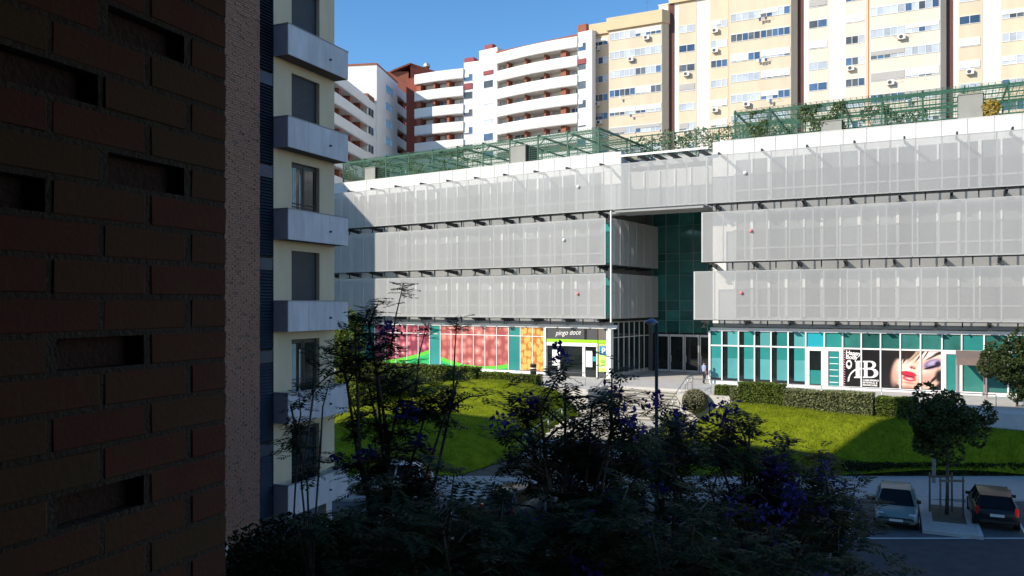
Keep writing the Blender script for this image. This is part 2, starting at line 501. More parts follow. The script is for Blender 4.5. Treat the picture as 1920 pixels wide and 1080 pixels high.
rail('handrail', 'thin steel railing along the terrace in front of the teal windows', [SF.w(3.1,1.0,ZT), SF.w(3.4,-1.5,ZT), SF.w(9,-1.9,ZT), SF.w(16,-1.9,ZT), SF.w(22,-1.9,ZT)], mid=False)
rail('handrail', 'steel railing along the terrace in front of the fruit posters', [SF.w(-22,-2.2,ZT), SF.w(-14,-2.2,ZT), SF.w(-4.5,-1.2,ZT)], mid=True)

# parking island with kerb, between two parked cars
BAY = math.atan2(1, .478) - R(90)            # the parking bays are set at an angle to the kerb
IF = Fr(19.3, 35.4, BAY)
isl = IF.thing('parking_island', 'raised paved island with a bare tree pit between two parked cars', 'kerb island')
b = MB(); b.prism([(-.95,-2.9),(.95,-2.9),(.95,3.0),(-.95,3.0)], 0, .137, 'xy'); IF.mesh(isl, 'paving', b, pave)
for (x0,x1,y0,y1) in ((-1.1,-.95,-3.05,3.0),(.95,1.1,-3.05,3.0),(-.95,.95,-3.05,-2.9)):
    b = MB(); b.prism([(x0,y0),(x1,y0),(x1,y1),(x0,y1)], 0, .15, 'xy'); IF.mesh(isl, 'kerbstone', b, kerb_m)
b = MB(); b.prism([(-.65,-1.3),(.65,-1.3),(.65,1.9),(-.65,1.9)], .12, .143, 'xy'); IF.mesh(isl, 'tree_pit', b, earth)

# ------------------------------------------------------------------ the loggia the picture is taken from, and its brick wall
brick_m = brick_mat('wall_brick', (.19,.066,.042), (.18,.080,.044), (.155,.086,.042))
brick_dark = mat('recessed_brick', (.10,.045,.03), .9, .2, 9, bump=.4, bscale=70)
mortar = mat('mortar', (.11,.072,.05), .95, .2, 20, bump=.5, bscale=90)
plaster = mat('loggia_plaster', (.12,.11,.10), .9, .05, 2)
bang = math.atan2(.936,.353)
BF = Fr(-.96, 1.5, bang)                     # x along the wall away from the eye, y into the wall
bw = BF.thing('brick_wall', 'dark red brick wall close to the camera with a few recessed bricks', 'brick wall', 0, .1, 8.0)
SEND = .6187
mj = MB(); mj.box(-1.55, SEND-.004, .08, .24, 8.0, 10.8)
def brick_mesh(L, H, seed, m):
    rr = random.Random(seed); bm = bmesh.new()
    bmesh.ops.create_cube(bm, size=1)
    for v in bm.verts: v.co = Vector((v.co.x*L, v.co.y*.1, v.co.z*H))
    bmesh.ops.bevel(bm, geom=list(bm.edges), offset=.0028, segments=1, affect='EDGES')
    for v in bm.verts: v.co += Vector((rr.uniform(-1,1), rr.uniform(-1,1)*.8, rr.uniform(-1,1)))*.0012
    me = bpy.data.meshes.new('brick'); bm.to_mesh(me); bm.free(); me.materials.append(m)
    return me
full = [brick_mesh(.238,.0685,i,brick_m) for i in range(5)]
halfb = [brick_mesh(SEND-.49-.006,.0685,i+9,brick_m) for i in range(2)]
endb = [brick_mesh(SEND-.36-.006,.0685,i+13,brick_m) for i in range(2)]
fulld = brick_mesh(.236,.0665,31,brick_dark)
dark = {(7,.365),(5,.115),(3,.365),(2,-.01),(-2,.24),(-6,.24)}
dimmer = {(-5,-.385),(4,-.51),(9,-.26)}
for k in range(-17, 15):
    zc = 9.516 + .08*k + .04
    ph = .11 if k % 2 == 0 else -.015
    x = ph - 1.5 if k % 2 == 0 else ph - 1.5
    c = [x + .25*i + .125 for i in range(9)]
    mj.box(-1.5, SEND-.004, .0025, .085, zc+.0335, zc+.0465)
    for i in range(9):
        if x+.25*i < SEND-.05: mj.box(x+.25*i-.0135, x+.25*i+.0125, .0025, .085, zc-.0335, zc+.0335)
    for xc in c:
        if xc < -1.42: continue
        right = xc + .125
        if right > SEND + .02: continue
        if k % 2 == 0 and abs(right-.61) < .02:
            BF.data(bw, 'brick', rnd.choice(endb), ((.364+SEND)/2, .05, zc)); continue
        isd = any(kk == k and abs(xx-xc) < .06 for kk, xx in dark)
        if isd:
            BF.data(bw, 'brick', fulld, (xc-.005, .084, zc))
        else:
            BF.data(bw, 'brick', rnd.choice(full), (xc-.005, .05+rnd.uniform(-.0015,.0015), zc+rnd.uniform(-.001,.001)))
    if k % 2: BF.data(bw, 'brick', rnd.choice(halfb), ((.492+SEND)/2, .05, zc))

BF.mesh(bw, 'mortar_joints', mj, mortar)

lg = thing('brick_apartment_building', 'brick apartment block whose open loggia frames the view', 'building', (1.0,-6,0))
WF.box(lg, 'loggia_ceiling', plaster, -3.4, 3.3, -3.0, 2.6, 10.78, 11.0)
WF.box(lg, 'loggia_floor', plaster, -3.4, 3.3, -3.0, 2.6, 7.8, 8.0)
WF.box(lg, 'loggia_back_wall', plaster, -3.4, 3.3, -3.2, -3.0, 8.0, 10.78)
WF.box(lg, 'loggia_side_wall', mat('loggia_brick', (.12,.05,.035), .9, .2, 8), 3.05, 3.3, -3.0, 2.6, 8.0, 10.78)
WF.box(lg, 'rear_shade_block', mat('house_brick', (.20,.09,.06), .9, .2, 8), -52, 3.3, -14, -3.2, 0, 36)  # unseen block behind the camera, enlarged to shade the trees and street
WF.box(lg, 'lower_storeys', MATS['house_brick'], -3.4, 3.3, -3.2, 2.4, 0, 7.8)
WF.box(lg, 'upper_storeys', MATS['house_brick'], -3.4, 3.3, -3.2, 2.4, 11.0, 24)
# ------------------------------------------------------------------ apartment tower on the left
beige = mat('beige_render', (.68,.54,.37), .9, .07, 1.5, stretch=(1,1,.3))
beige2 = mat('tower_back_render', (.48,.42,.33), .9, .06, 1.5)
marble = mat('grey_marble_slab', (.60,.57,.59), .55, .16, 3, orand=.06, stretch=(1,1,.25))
cap_m = mat('balcony_coping', (.30,.29,.29), .7)
shutter = mat('charcoal_roller_shutter', (.055,.055,.06), .6, .1, 4)
frame_dk = mat('dark_window_frame', (.04,.038,.038), .4)
curtain_m = mat('curtain_cloth', (.45,.50,.48), .9, .15, 4)
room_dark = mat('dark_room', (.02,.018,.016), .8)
louvre = mat('blue_grey_louvre', (.040,.050,.075), .45, .15, 3, metal=.2)
strip_brick = mat('facing_brick', (.29,.125,.085), .85, .35, 26, bump=.3, bscale=60, tint=(.46,.25,.17))
strip_mortar = mat('facing_mortar', (.20,.13,.095), .95)
gx = math.atan2(.915,.403)
TF = Fr(-6.47, 29.14, gx)
tw = TF.thing('apartment_tower', 'beige apartment tower in shade with stacked grey stone balconies', 'apartment building', -1.5, 5, 0)
ZB = 2.58
wm = MB()
wx0, wx1 = -2.38, -.87
wm.box(-3.28, wx0, 0, 1.5, ZB, 20.75); wm.box(wx1, 0, 0, 1.5, ZB, 20.75)
for k in range(6):
    wm.box(wx0, wx1, 0, 1.5, (ZB if k == 0 else 3.62+3*(k-1)+1.68), 3.62+3*k-.82)
wm.box(wx0, wx1, 0, 1.5, 3.62+15+1.68, 20.75)
TF.mesh(tw, 'wall', wm, beige)
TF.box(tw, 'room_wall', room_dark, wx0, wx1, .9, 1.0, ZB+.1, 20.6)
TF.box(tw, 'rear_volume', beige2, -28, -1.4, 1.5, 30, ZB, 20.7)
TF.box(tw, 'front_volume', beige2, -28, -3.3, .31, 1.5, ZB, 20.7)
TF.box(tw, 'upper_storeys', beige2, -14, -4.2, 1.6, 9.0, 20.7, 31.0)  # unseen storeys, placed and sized to throw the step in the lawn shadow
TF.box(tw, 'ground_floor', mat('dark_base_render', (.10,.09,.08), .9), -27, -2.2, 2.0, 29, 0, ZB)
TF.box(tw, 'soffit', plaster, -28, -.01, .02, 2.2, ZB-.12, ZB-.004)
TF.box(tw, 'pillar', mat('pale_pillar', (.55,.56,.60), .8), -.42, -.08, .05, .4, 0, ZB-.12)
TF.box(tw, 'pillar', MATS['pale_pillar'], -5.6, -5.25, .05, .4, 0, ZB-.12)
# brick facing strip: small bricks, joined
b = MB(); b.mi = 0
b.box(-27.9, -3.98, -.02, .3, 2.2, 20.9)
b.mi = 1
rr = random.Random(3)
zc = 2.2; i = 0
while zc < 21.0:
    x = -6.9 + (.06 if i % 2 else 0) * 2
    while x < -3.99:
        L = .235
        x1 = min(x+L, -3.975)
        if x1-x > .03 and rr.random() > .03:
            d = rr.choice((.030,.034,.040,.050))
            b.box(x, x1, -d-.004*rr.random(), -.018, zc+.005, zc+.068)
        x += .245
    zc += .0745; i += 1
o = TF.mesh(tw, 'brick_facing', b, [strip_mortar, strip_brick]); tag(o, kind='stuff')
# louvre strip
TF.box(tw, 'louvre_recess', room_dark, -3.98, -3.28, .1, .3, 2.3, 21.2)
slat_me = MB(); slat_me.prism([(-.05,-.045),(-.035,-.045),(.05,.045),(.035,.045)], -.335, .335, 'yz')
slat_me = slat_me.mesh('slat', louvre)
for f in range(7):
    z0 = 2.35 + 3.0*f - .3
    fm = MB()
    for (a, c) in ((-3.975,-3.945),(-3.315,-3.285)): fm.box(a, c, -.01, .09, max(z0,2.3), z0+2.94)
    fm.box(-3.945, -3.315, .0, .09, z0+2.55, z0+2.94)
    lp = TF.mesh(tw, 'louvre_panel', fm, louvre)
    for k in range(25):
        zz = z0 + .08 + k*.1
        if zz < 2.4 or zz > 21.1: continue
        TF.data(lp, 'slat', slat_me, (-3.63, .03, zz))
# balconies and windows
TW = Fr(TF.w(0,.17).x, TF.w(0,.17).y, gx)      # window plane, set back in the wall
front_a = [(-3.28,-2.24),(-2.235,-1.07),(-1.065,0)]
for k in range(6):
    zr = 3.62 + 3.0*k; z0 = zr - 1.02
    fm = MB(); fm.box(-3.27, -.01, -.56, .0, z0+.02, z0+.16)
    bal = TF.mesh(tw, 'balcony', fm, plaster)
    for j, (a, c) in enumerate(front_a):
        TF.box(bal, 'stone_slab', marble, a, c-.004, -.60-.002*((j+k)%2), -.555, z0, zr-.03)
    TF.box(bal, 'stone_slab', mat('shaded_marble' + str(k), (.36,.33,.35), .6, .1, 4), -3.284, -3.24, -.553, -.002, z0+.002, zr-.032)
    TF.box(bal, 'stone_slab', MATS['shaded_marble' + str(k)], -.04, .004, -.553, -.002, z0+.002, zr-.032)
    cp = MB(); cp.box(-3.30, .02, -.615, -.54, zr-.03, zr); cp.box(-3.30,-3.225,-.54,-.003,zr-.03,zr); cp.box(-.055,.02,-.54,-.003,zr-.03,zr)
    TF.mesh(bal, 'coping', cp, cap_m)
    dr = MB(); dr.tube([(-1.07,-.60,z0+.42),(-1.07,-.67,z0+.42)], [.035,.035], 8); TF.mesh(bal, 'drain_spout', dr, frame_dk)
    # window
    x0, x1, w0, w1 = -2.32, -.93, z0+.20, zr+1.62
    fm = MB(); t = .06
    fm.box(x0-t, x0, -.03, .02, w0, w1+t); fm.box(x1, x1+t, -.03, .02, w0, w1+t); fm.box(x0, x1, -.03, .02, w1, w1+t)
    fm.box(x0, x1, -.012, -.002, w0, w1)
    win = TW.mesh(tw, 'window', fm, [frame_dk])
    if k in (5,4,2):
        sm = MB()
        for q in range(int((w1-w0)/.055)):
            sm.box(x0, x1, -.026-.004*(q%2), -.013, w1-.055*(q+1)+.004, w1-.055*q)
        TW.mesh(win, 'roller_shutter', sm, shutter)
    else:
        mid = (x0+x1)/2
        fm = MB()
        for a, c in ((x0,mid-.02),(mid+.02,x1)):
            fm.box(a,a+.07,-.04,-.013,w0,w1); fm.box(c-.07,c,-.04,-.013,w0,w1); fm.box(a+.07,c-.07,-.04,-.013,w1-.08,w1)
        TW.mesh(win, 'sash', fm, frame_dk)
        TW.box(win, 'pane', dark_glass, x0+.07, mid-.09, -.024, -.014, w0, w1-.08)
        TW.box(win, 'pane', dark_glass, mid+.09, x1-.07, -.024, -.014, w0, w1-.08)
        if k in (3,1):
            cm = MB()
            for q in range(4):
                xx = x0+.1+q*.06; cm.box(xx, xx+.05, -.034-.006*(q%2), -.026, w0, w1-.1)
            TW.mesh(win, 'curtain', cm, curtain_m)
            cm = MB(); cm.box(x0+.5, x0+.58, -.034, -.026, w0, w1-.3); TW.mesh(win, 'curtain', cm, curtain_m)
        rm = MB()
        for q in range(3): rm.box(x0, x1, -.075, -.05, zr+.06+q*.12, zr+.085+q*.12)
        TW.mesh(win, 'safety_rail', rm, frame_dk)

# neighbouring apartment block further along the street (it throws the shade on the left of the glass bands)
nb = thing('apartment_block', 'neighbouring beige apartment block standing behind the stacked balconies, out of view', 'apartment building', (-47,62,0))
NBX, NBY, NBH = -37.6, 67.6, 32.0
NF = Fr(NBX, NBY, gx)                        # its right-hand edge is the corner nearest the street
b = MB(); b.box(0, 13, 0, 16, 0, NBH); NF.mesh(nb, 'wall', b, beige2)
b = MB(); b.box(-.1, 13.1, -.1, 16.1, NBH, NBH+.3); NF.mesh(nb, 'roof', b, cap_m)
b = MB(); b.box(4, 9, 5, 10, NBH+.3, NBH+3.0); NF.mesh(nb, 'lift_housing', b, beige2)

# ------------------------------------------------------------------ shopping centre
LF = Fr(8.0, 64.8, math.atan2(-16, 24.5))
RF = Fr(14.84, 61.0, math.atan2(-9.4, 18.16))
KF = Fr(8.0, 64.8, math.atan2(-3.8, 6.84)); KL = math.hypot(3.8, 6.84)
mall = thing('shopping_centre', 'long shopping centre wrapped in three bands of pale perforated screens', 'shopping centre', (10,70,ZT))
BANDS = [(8.3,12.0),(12.7,16.5),(17.15,20.8)]
ROOF = 22.2
SET = 2.0

# main volumes
LF.box(mall, 'wall', mall_white, -40, -1.6, SET, 26, 8.0, ROOF-.02)
LF.box(mall, 'ground_floor_wall', mall_grey, -40, -1.2, 1.5, 26, ZT, 8.0)
RF.box(mall, 'wall', mall_white, 1.6, 42, SET, 24, 8.0, ROOF-.02)
RF.box(mall, 'ground_floor_wall', mall_grey, 1.2, 42, 1.5, 24, ZT, 8.0)
LF.box(mall, 'recess_sun_block', soffit_grey, -1.4, 9, 3.0, 16, 20.9, 21.2)  # slab added above the recess to keep the sun out
RF.box(mall, 'roof_edge', mall_white, .55, 42, SET-.06, SET+.4, ROOF-.02, ROOF+.03)
LF.box(mall, 'roof_edge', mall_white, -40, -.55, SET-.06, SET+.4, ROOF-.02, ROOF+.03)
LF.box(mall, 'end_pier', mall_white, -1.6, -.02, SET-.03, SET+1.2, 17.0, ROOF-.025)
RF.box(mall, 'end_pier', mall_white, .0, 1.6, SET-.03, SET+1.2, 8.0, ROOF-.025)

PITCH = 1.58
def panels(fr, x0, x1, z0, z1, y=0.0, name='screen_panel'):
    n = max(1, round((x1-x0)/PITCH)); p = (x1-x0)/n
    for i in range(n):
        a = x0 + p*i
        fr.box(mall, name, screen, a+.012, a+p-.012, y, y+.03, z0, z1)
    b = MB()
    for i in range(n+1):
        a = x0+p*i
        b.box(a-.045, a+.045, y+.031, y+.10, z0, z1)
    b.box(x0, x1, y+.031, y+.09, z0, z0+.07); b.box(x0, x1, y+.031, y+.09, z1-.06, z1)
    fr.mesh(mall, 'screen_frame', b, steel_light)

def inner(fr, x0, x1, z0, z1, ywall, seed, pitch=1.26):
    """window strip on the wall behind a screen"""
    rr = random.Random(seed)
    n = max(1, round((x1-x0)/pitch)); p = (x1-x0)/n
    for i in range(n):
        a = x0+p*i
        fr.box(mall, 'window_pane', win_grey, a+.03, a+p-.03, ywall-.05, ywall-.02, z0+.25, z1-.18)
    for i in range(n+1):
        a = x0+p*i; w = .055 if rr.random() < .6 else .10
        fr.box(mall, 'mullion', alu_white, a-w, a+w, ywall-.16, ywall-.052, z0+.22, z1-.15)
    fr.box(mall, 'sill', alu_white, x0, x1, ywall-.19, ywall-.165, z0+1.02, z0+1.13)

brk = MB(); brk.prism([(.11,-.12),(.11,0),(SET-.01,0),(SET-.01,-.38)], -.08, .08, 'yz'); brk.box(-.05,.05,.55,.63,-.50,-.13); brk.box(-.20,.20,.45,.80,-.54,-.50)
brk = brk.mesh('bracket', steel_dark)
hng = MB(); hng.box(-.04,.04,.55,.63,-.50,-.0); hng = hng.mesh('hanger', steel_dark)
brt = MB(); brt.box(-.06,.06,-.02,SET+.0,-.10,.08); brt = brt.mesh('bracket', steel_dark)
def brackets(fr, x0, x1, z, me, step=3.16, off=.5, name='bracket'):
    x = x0+off
    while x < x1:
        fr.data(mall, name, me, (x,0,z)); x += step

def band(fr, x0, x1, z0, z1, seed, top=False, xs=None):
    panels(fr, x0, x1, z0, z1)
    a, c = xs or (x0, x1)
    inner(fr, a, c, z0, z1, SET, seed)
    fr.box(mall, 'walkway_grating', steel_dark, x0+.05, x1-.05, .12, 1.15, z0-.05, z0+.0)
    brackets(fr, x0, x1, z0-.06, brk, off=.6); brackets(fr, x0, x1-1.7, z0-.06, hng, off=2.18, name='hanger')
    if top: brackets(fr, x0, x1, z1+.12, brt, off=.9)

for i, (z0, z1) in enumerate(BANDS):
    band(LF, -39.8, (-.0 if i == 2 else -.55), z0, z1, i, i == 2, (-39.8, -1.7))
    band(RF, (-.95, -.35, 0.0)[i], 33.2, z0, z1, i+5, i == 2, (1.75, 33.2))
# the bridge of screens over the entrance
z0, z1 = BANDS[2]
panels(KF, .02, KL-.02, z0, z1)
KF.box(mall, 'bridge_floor', soffit_grey, .3, KL-.3, .15, 3.0, z0-.25, z0-.02)
KF.box(mall, 'bridge_wall', mall_grey, .3, KL-.3, 2.6, 2.8, z0-.02, z1-.3)
for k in range(6): KF.box(mall, 'mullion', alu_white, .6+k*1.3, .68+k*1.3, 2.45, 2.59, z0, z1-.35)
KF.box(mall, 'bridge_canopy_edge', alu_white, .2, KL-.2, 1.1, 1.25, 21.55, 21.72)
for k in range(6):
    b = MB(); x = .7+k*1.25
    b.prism([(1.26,21.40),(1.26,21.66),(8.5,21.66),(8.5,21.40)], x-.11, x+.11, 'yz'); KF.mesh(mall, 'roof_beam', b, steel_dark)
# corner and return of the left wing
for i in (0, 1):
    z0, z1 = BANDS[i]
    n = 6; p = 9.4/n
    for k in range(n):
        y0 = .35+p*k
        LF.box(mall, 'screen_panel', screen, -.03, 0, y0+.012, y0+p-.012, z0, z1)
    b = MB()
    for k in range(n+1): b.box(-.10, -.031, .35+p*k-.03, .35+p*k+.03, z0, z1)
    LF.mesh(mall, 'screen_frame', b, steel_light)
    for k in range(7): LF.box(mall, 'window_pane', green_glass, -1.572, -1.54, SET+.2+k*1.2, SET+1.35+k*1.2, z0+.2, z1-.2)
    LF.box(mall, 'walkway_grating', steel_dark, -1.15, -.12, .4, 9.7, z0-.05, z0)
    for k in range(4):
        b = MB(); y = 1.2+k*2.4; b.box(-1.59, -.11, y-.06, y+.06, z0-.22, z0-.06); LF.mesh(mall, 'bracket', b, steel_dark)
    for zz in (z0+.4, z0+1.4, z0+2.4, z1-.3):
        LF.box(mall, 'corner_strut', steel_dark, -.50, -.06, .16, .22, zz, zz+.06)
    LF.box(mall, 'corner_glass', teal, -1.56, -.62, 1.5, 1.54, z0+.2, z1-.2)
LF.box(mall, 'corner_post', steel_light, -.12, -.02, .12, .26, 8.0, 17.1)
LF.box(mall, 'return_shade_panel', mat('shaded_return_grey', (.16,.165,.16), .8, .1, 1), -1.6, -1.575, SET+1.25, 10.2, 8.0, 20.85)  # dark panel over the white wall, the return's shade put into its colour
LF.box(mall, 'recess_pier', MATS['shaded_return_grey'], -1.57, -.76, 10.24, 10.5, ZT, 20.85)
# curtain wall in the recess
CY = 10.27
xs = [-.74 + 1.3*k for k in range(8)]
zs = [8.0, 8.9, 9.8, 12.1, 13.4, 14.1, 16.6, 18.5, 20.8]
for a, c in zip(xs, xs[1:]):
    for u, v in zip(zs, zs[1:]):
        LF.box(mall, 'curtain_pane', green_glass, a+.03, c-.03, CY, CY+.04, u+.025, v-.025)
    LF.box(mall, 'curtain_pane', green_glass, a+.03, c-.03, CY, CY+.04, 6.9, 7.97)
for a in xs: LF.box(mall, 'curtain_mullion', green_mull, a-.028, a+.028, CY-.08, CY+.05, 6.8, 20.8)
for u in zs[:-1]: LF.box(mall, 'curtain_transom', green_mull, xs[0], xs[-1], CY-.06, CY-.001, u-.022, u+.022)
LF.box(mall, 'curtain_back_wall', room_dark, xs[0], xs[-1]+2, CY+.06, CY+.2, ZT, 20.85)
# doors in the recess
for k in range(5):
    a = xs[0]+.25+k*1.42
    fm = MB(); fm.box(a,a+.09,CY-.10,CY+.0,ZT+.02,6.75); fm.box(a+1.25,a+1.34,CY-.10,CY,ZT+.02,6.75); fm.box(a+.09,a+1.25,CY-.10,CY,6.55,6.75); fm.box(a+.09,a+1.25,CY-.10,CY,ZT+.02,ZT+.2)
    d = LF.mesh(mall, 'glass_door', fm, steel_light)
    LF.box(d, 'pane', dark_glass, a+.1, a+1.24, CY-.06, CY-.03, ZT+.21, 6.54)
    LF.box(d, 'handle', steel_light, a+.16, a+.19, CY-.16, CY-.12, ZT+.9, ZT+1.5)
# ground floor of the return, beside the entrance
for k in range(8):
    y = 1.6+k*1.08
    for (u, v) in ((ZT+.3,6.6),(6.68,7.9)):
        LF.box(mall, 'shop_pane', dark_glass, -1.19, -1.15, y+.03, y+1.05, u, v)
    LF.box(mall, 'shop_mullion', steel_light, -1.2, -1.08, y-.03, y+.03, ZT, 7.95)
LF.box(mall, 'shop_transom', steel_light, -1.19, -1.10, 1.6, 10.2, 6.61, 6.67)

# ---- left shop front
YS = 1.3
def xl(px): return LF.xat(px, YS)
zh0, zh1 = 7.45, 7.75
LF.box(mall, 'shop_header', alu_white, -39.9, -.12, YS-.12, 1.49, zh0, zh1)
LF.box(mall, 'shop_soffit', soffit_grey, -39.9, -.5, .9, 1.48, 7.78, 7.98)
LF.box(mall, 'shop_plinth', alu_white, -39.9, xl(1022), YS-.05, 1.49, ZT, ZT+.22)
pinkp = poster_mat('pink_fruit_poster', LF, [(0,(.86,.60,.58)),(.14,(.66,.26,.28)),(.32,(.50,.12,.15)),(.6,(.20,.03,.06))], 1.5, (xl(707), ZT+.45, .020, .06))
redp = poster_mat('red_fruit_poster', LF, [(0,(.18,.09,.05)),(.07,(.85,.62,.48)),(.15,(.68,.28,.23)),(.36,(.56,.17,.145)),(.62,(.32,.07,.065))], 1.25, (xl(900), ZT+.45, .034, .0))
orangep = poster_mat('orange_fruit_poster', LF, [(0,(.90,.62,.24)),(.16,(.78,.34,.05)),(.34,(.86,.48,.12)),(.6,(.46,.16,.02))], 2.3, None, stretch=(1,1,.7))
olivep = poster_mat('olive_fruit_poster', LF, [(0,(.55,.50,.06)),(.35,(.30,.27,.02)),(.7,(.07,.09,.01)),(1,(.02,.04,.01))], 1.9, (xl(640), ZT+.6, .05, .2))
segs = [(560,677,'shop_pane',olivep,6),(677,703,'shop_pane',teal,1),(703,806,'shop_pane',pinkp,5),(806,826,'shop_pane',teal,1),
        (826,954,'shop_pane',redp,6),(954,976,'shop_pane',teal,1),(976,1022,'shop_pane',orangep,2)]
for (p0, p1, nm, m, n) in segs:
    a, c = xl(p0), xl(p1); w = (c-a)/n
    for k in range(n):
        u = a+w*k
        LF.box(mall, nm, m, u+.03, u+w-.03, YS, YS+.05, ZT+.24, 6.62)
        LF.box(mall, nm, m, u+.03, u+w-.03, YS, YS+.05, 6.70, zh0-.02)
        LF.box(mall, 'shop_mullion', alu_white, u-.03, u+.03, YS-.05, YS+.06, ZT+.22, zh0)
LF.box(mall, 'shop_transom', alu_white, xl(560), xl(1022), YS-.04, YS+.05, 6.63, 6.69)
# supermarket entrance
a, c = xl(1022), xl(1148)
LF.box(mall, 'entrance_frame', alu_white, a, a+.22, YS-.25, 1.49, ZT, zh0)
LF.box(mall, 'entrance_frame', alu_white, c-.42, c-.03, YS-.25, 1.49, ZT, zh0)
e0, e1 = a+.24, xl(1122)
sg = LF.box(mall, 'sign_board', sign_grey, e0, e1, YS-.14, YS, 6.50, zh0-.02)
LF.box(mall, 'sign_board', sign_brown, xl(1123)+.02, c-.44, YS-.14, YS, 6.50, zh0-.02)
LF.box(mall, 'sign_board', black, xl(1097), xl(1102), YS-.15, YS-.141, 6.3, zh0-.02)
LF.text(sg, 'sign_lettering', 'pingo doce', whitep, xl(1043), YS-.146, 6.80, .62, shear=.35, width=xl(1091)-xl(1043), rot=R(-3))
LF.box(mall, 'sign_stripe', lime, e0, e1, YS-.16, YS, 6.22, 6.49)
LF.box(mall, 'sign_stripe', lime, xl(1123)+.02, c-.44, YS-.16, YS, 6.22, 6.49)
LF.box(mall, 'entrance_header', alu_white, e0, e1, YS-.18, YS, 5.92, 6.21)
for (p0, p1) in ((1026,1048),(1050,1094),(1097,1120)):
    u, v = xl(p0), xl(p1)
    LF.box(mall, 'entrance_door', dark_glass, u+.05, v-.05, YS-.02, YS+.02, ZT+.03, 5.9)
    LF.box(mall, 'door_frame', alu_white, u-.05, u+.05, YS-.1, YS+.03, ZT+.03, 5.91)
    LF.box(mall, 'door_frame', alu_white, v-.05, v+.05, YS-.1, YS+.03, ZT+.03, 5.91)
for (p0, p1) in ((1036,1046),(1099,1111)):
    nt_ = LF.box(mall, 'door_notice', whitep, xl(p0), xl(p1), YS-.05, YS-.03, ZT+.85, 5.55)
LF.box(mall, 'door_notice', cyan_film, xl(1112), xl(1118), YS-.05, YS-.03, 4.7, 5.1)
pp = LF.box(mall, 'parking_panel', lime_pale, xl(1123)+.03, c-.46, YS-.10, YS, ZT+.5, 6.2)
bs = LF.box(pp, 'parking_sign', blue_sign, xl(1125), xl(1140), YS-.12, YS-.101, 5.25, 6.0)
LF.text(pp, 'parking_letter', 'P', whitep, xl(1128)+.05, YS-.126, 5.36, .72, bold=.015)
ov = MB(); ov.prism([(xl(1132)+.28*math.cos(t), 4.7+.14*math.sin(t)) for t in [k*math.pi/8 for k in range(16)]], YS-.106, YS-.101, 'xz'); LF.mesh(pp, 'parking_emblem', ov, mat('olive_print', (.30,.46,.05), .5))
LF.box(pp, 'parking_stripe', whitep, xl(1124), xl(1141), YS-.106, YS-.101, 4.2, 4.26)
LF.box(mall, 'panel_foot', sign_grey, xl(1123)+.03, c-.46, YS-.10, YS, ZT+.02, ZT+.48)

# ---- right shop front
def xr(px): return RF.xat(px, YS)
RF.box(mall, 'shop_header', alu_white, .0, 36, YS-.12, 1.49, 7.42, 7.68)
RF.box(mall, 'shop_soffit', soffit_grey, .3, 36, .9, 1.48, 7.75, 7.98)
RF.box(mall, 'shop_plinth', alu_white, .1, 36, YS-.09, 1.49, ZT, ZT+.22)
RF.box(mall, 'shop_frame', alu_white, .0, xr(1330), YS-.1, 1.49, ZT, 7.42)
mull = [1330,1354,1385,1415,1446,1478,1511,1546,1580,1615,1651,1688,1726,1766,1803,1845,1890,1936,1982]
ZM = 6.30
for k, (p0, p1) in enumerate(zip(mull, mull[1:])):
    a, c = xr(p0), xr(p1)
    RF.box(mall, 'shop_mullion', alu_white, a-.045, a+.045, YS-.10, YS+.06, ZT+.22, 7.42)
    up = {6:cyan_film, 7:teal, 14:teal}.get(k, green_glass if k >= 8 else dark_glass)
    RF.box(mall, 'shop_pane', up, a+.05, c-.05, YS, YS+.05, ZM+.06, 7.40)
    if k < 6:
        RF.box(mall, 'shop_pane', dark_glass, a+.05, c-.05, YS, YS+.05, ZT+.24, ZM-.06)
        s = a+.05+(c-a)*(.30 if k else .1)
        RF.box(mall, 'window_blind', teal_pale if k % 2 else teal, s, c-.06, YS-.012, YS-.002, ZM+.07, 7.39)
        RF.box(mall, 'window_blind', teal, s, c-.06, YS-.012, YS-.002, ZT+2.0, ZM-.07)
        RF.box(mall, 'window_blind', teal_pale, s, c-.06, YS-.012, YS-.002, ZT+.45, ZT+1.99)
    elif k in (6, 7, 13):
        fm = MB(); fm.box(a+.06,a+.26,YS-.12,YS,ZT+.2,ZM-.03); fm.box(c-.22,c-.06,YS-.12,YS,ZT+.2,ZM-.03); fm.box(a+.26,c-.22,YS-.12,YS,ZM-.22,ZM-.03)
        d = RF.mesh(mall, 'shop_door', fm, alu_white)
        RF.box(d, 'pane', dark_glass if k == 6 else teal, a+.27, c-.23, YS-.05, YS-.02, ZT+.22, ZM-.24)
        if k == 7:
            for q in range(5): RF.box(d, 'shelf', whitep, a+.35, c-.3, YS-.065, YS-.052, ZT+.45+q*.45, ZT+.5+q*.45)
        if k == 6: RF.box(d, 'poster', teal, a+.28, c-.24, YS-.06, YS-.051, ZT+.3, ZT+1.3)
    elif k in (8,9,10,11,12):
        RF.box(mall, 'shop_pane', black, a+.05, c-.05, YS, YS+.05, ZT+.24, ZM-.06)
    else:
        RF.box(mall, 'shop_pane', green_glass, a+.05, c-.05, YS, YS+.05, ZT+.24, ZM-.06)
RF.box(mall, 'shop_transom', alu_white, xr(1330), 36, YS-.06, YS+.055, ZM-.055, ZM+.055)
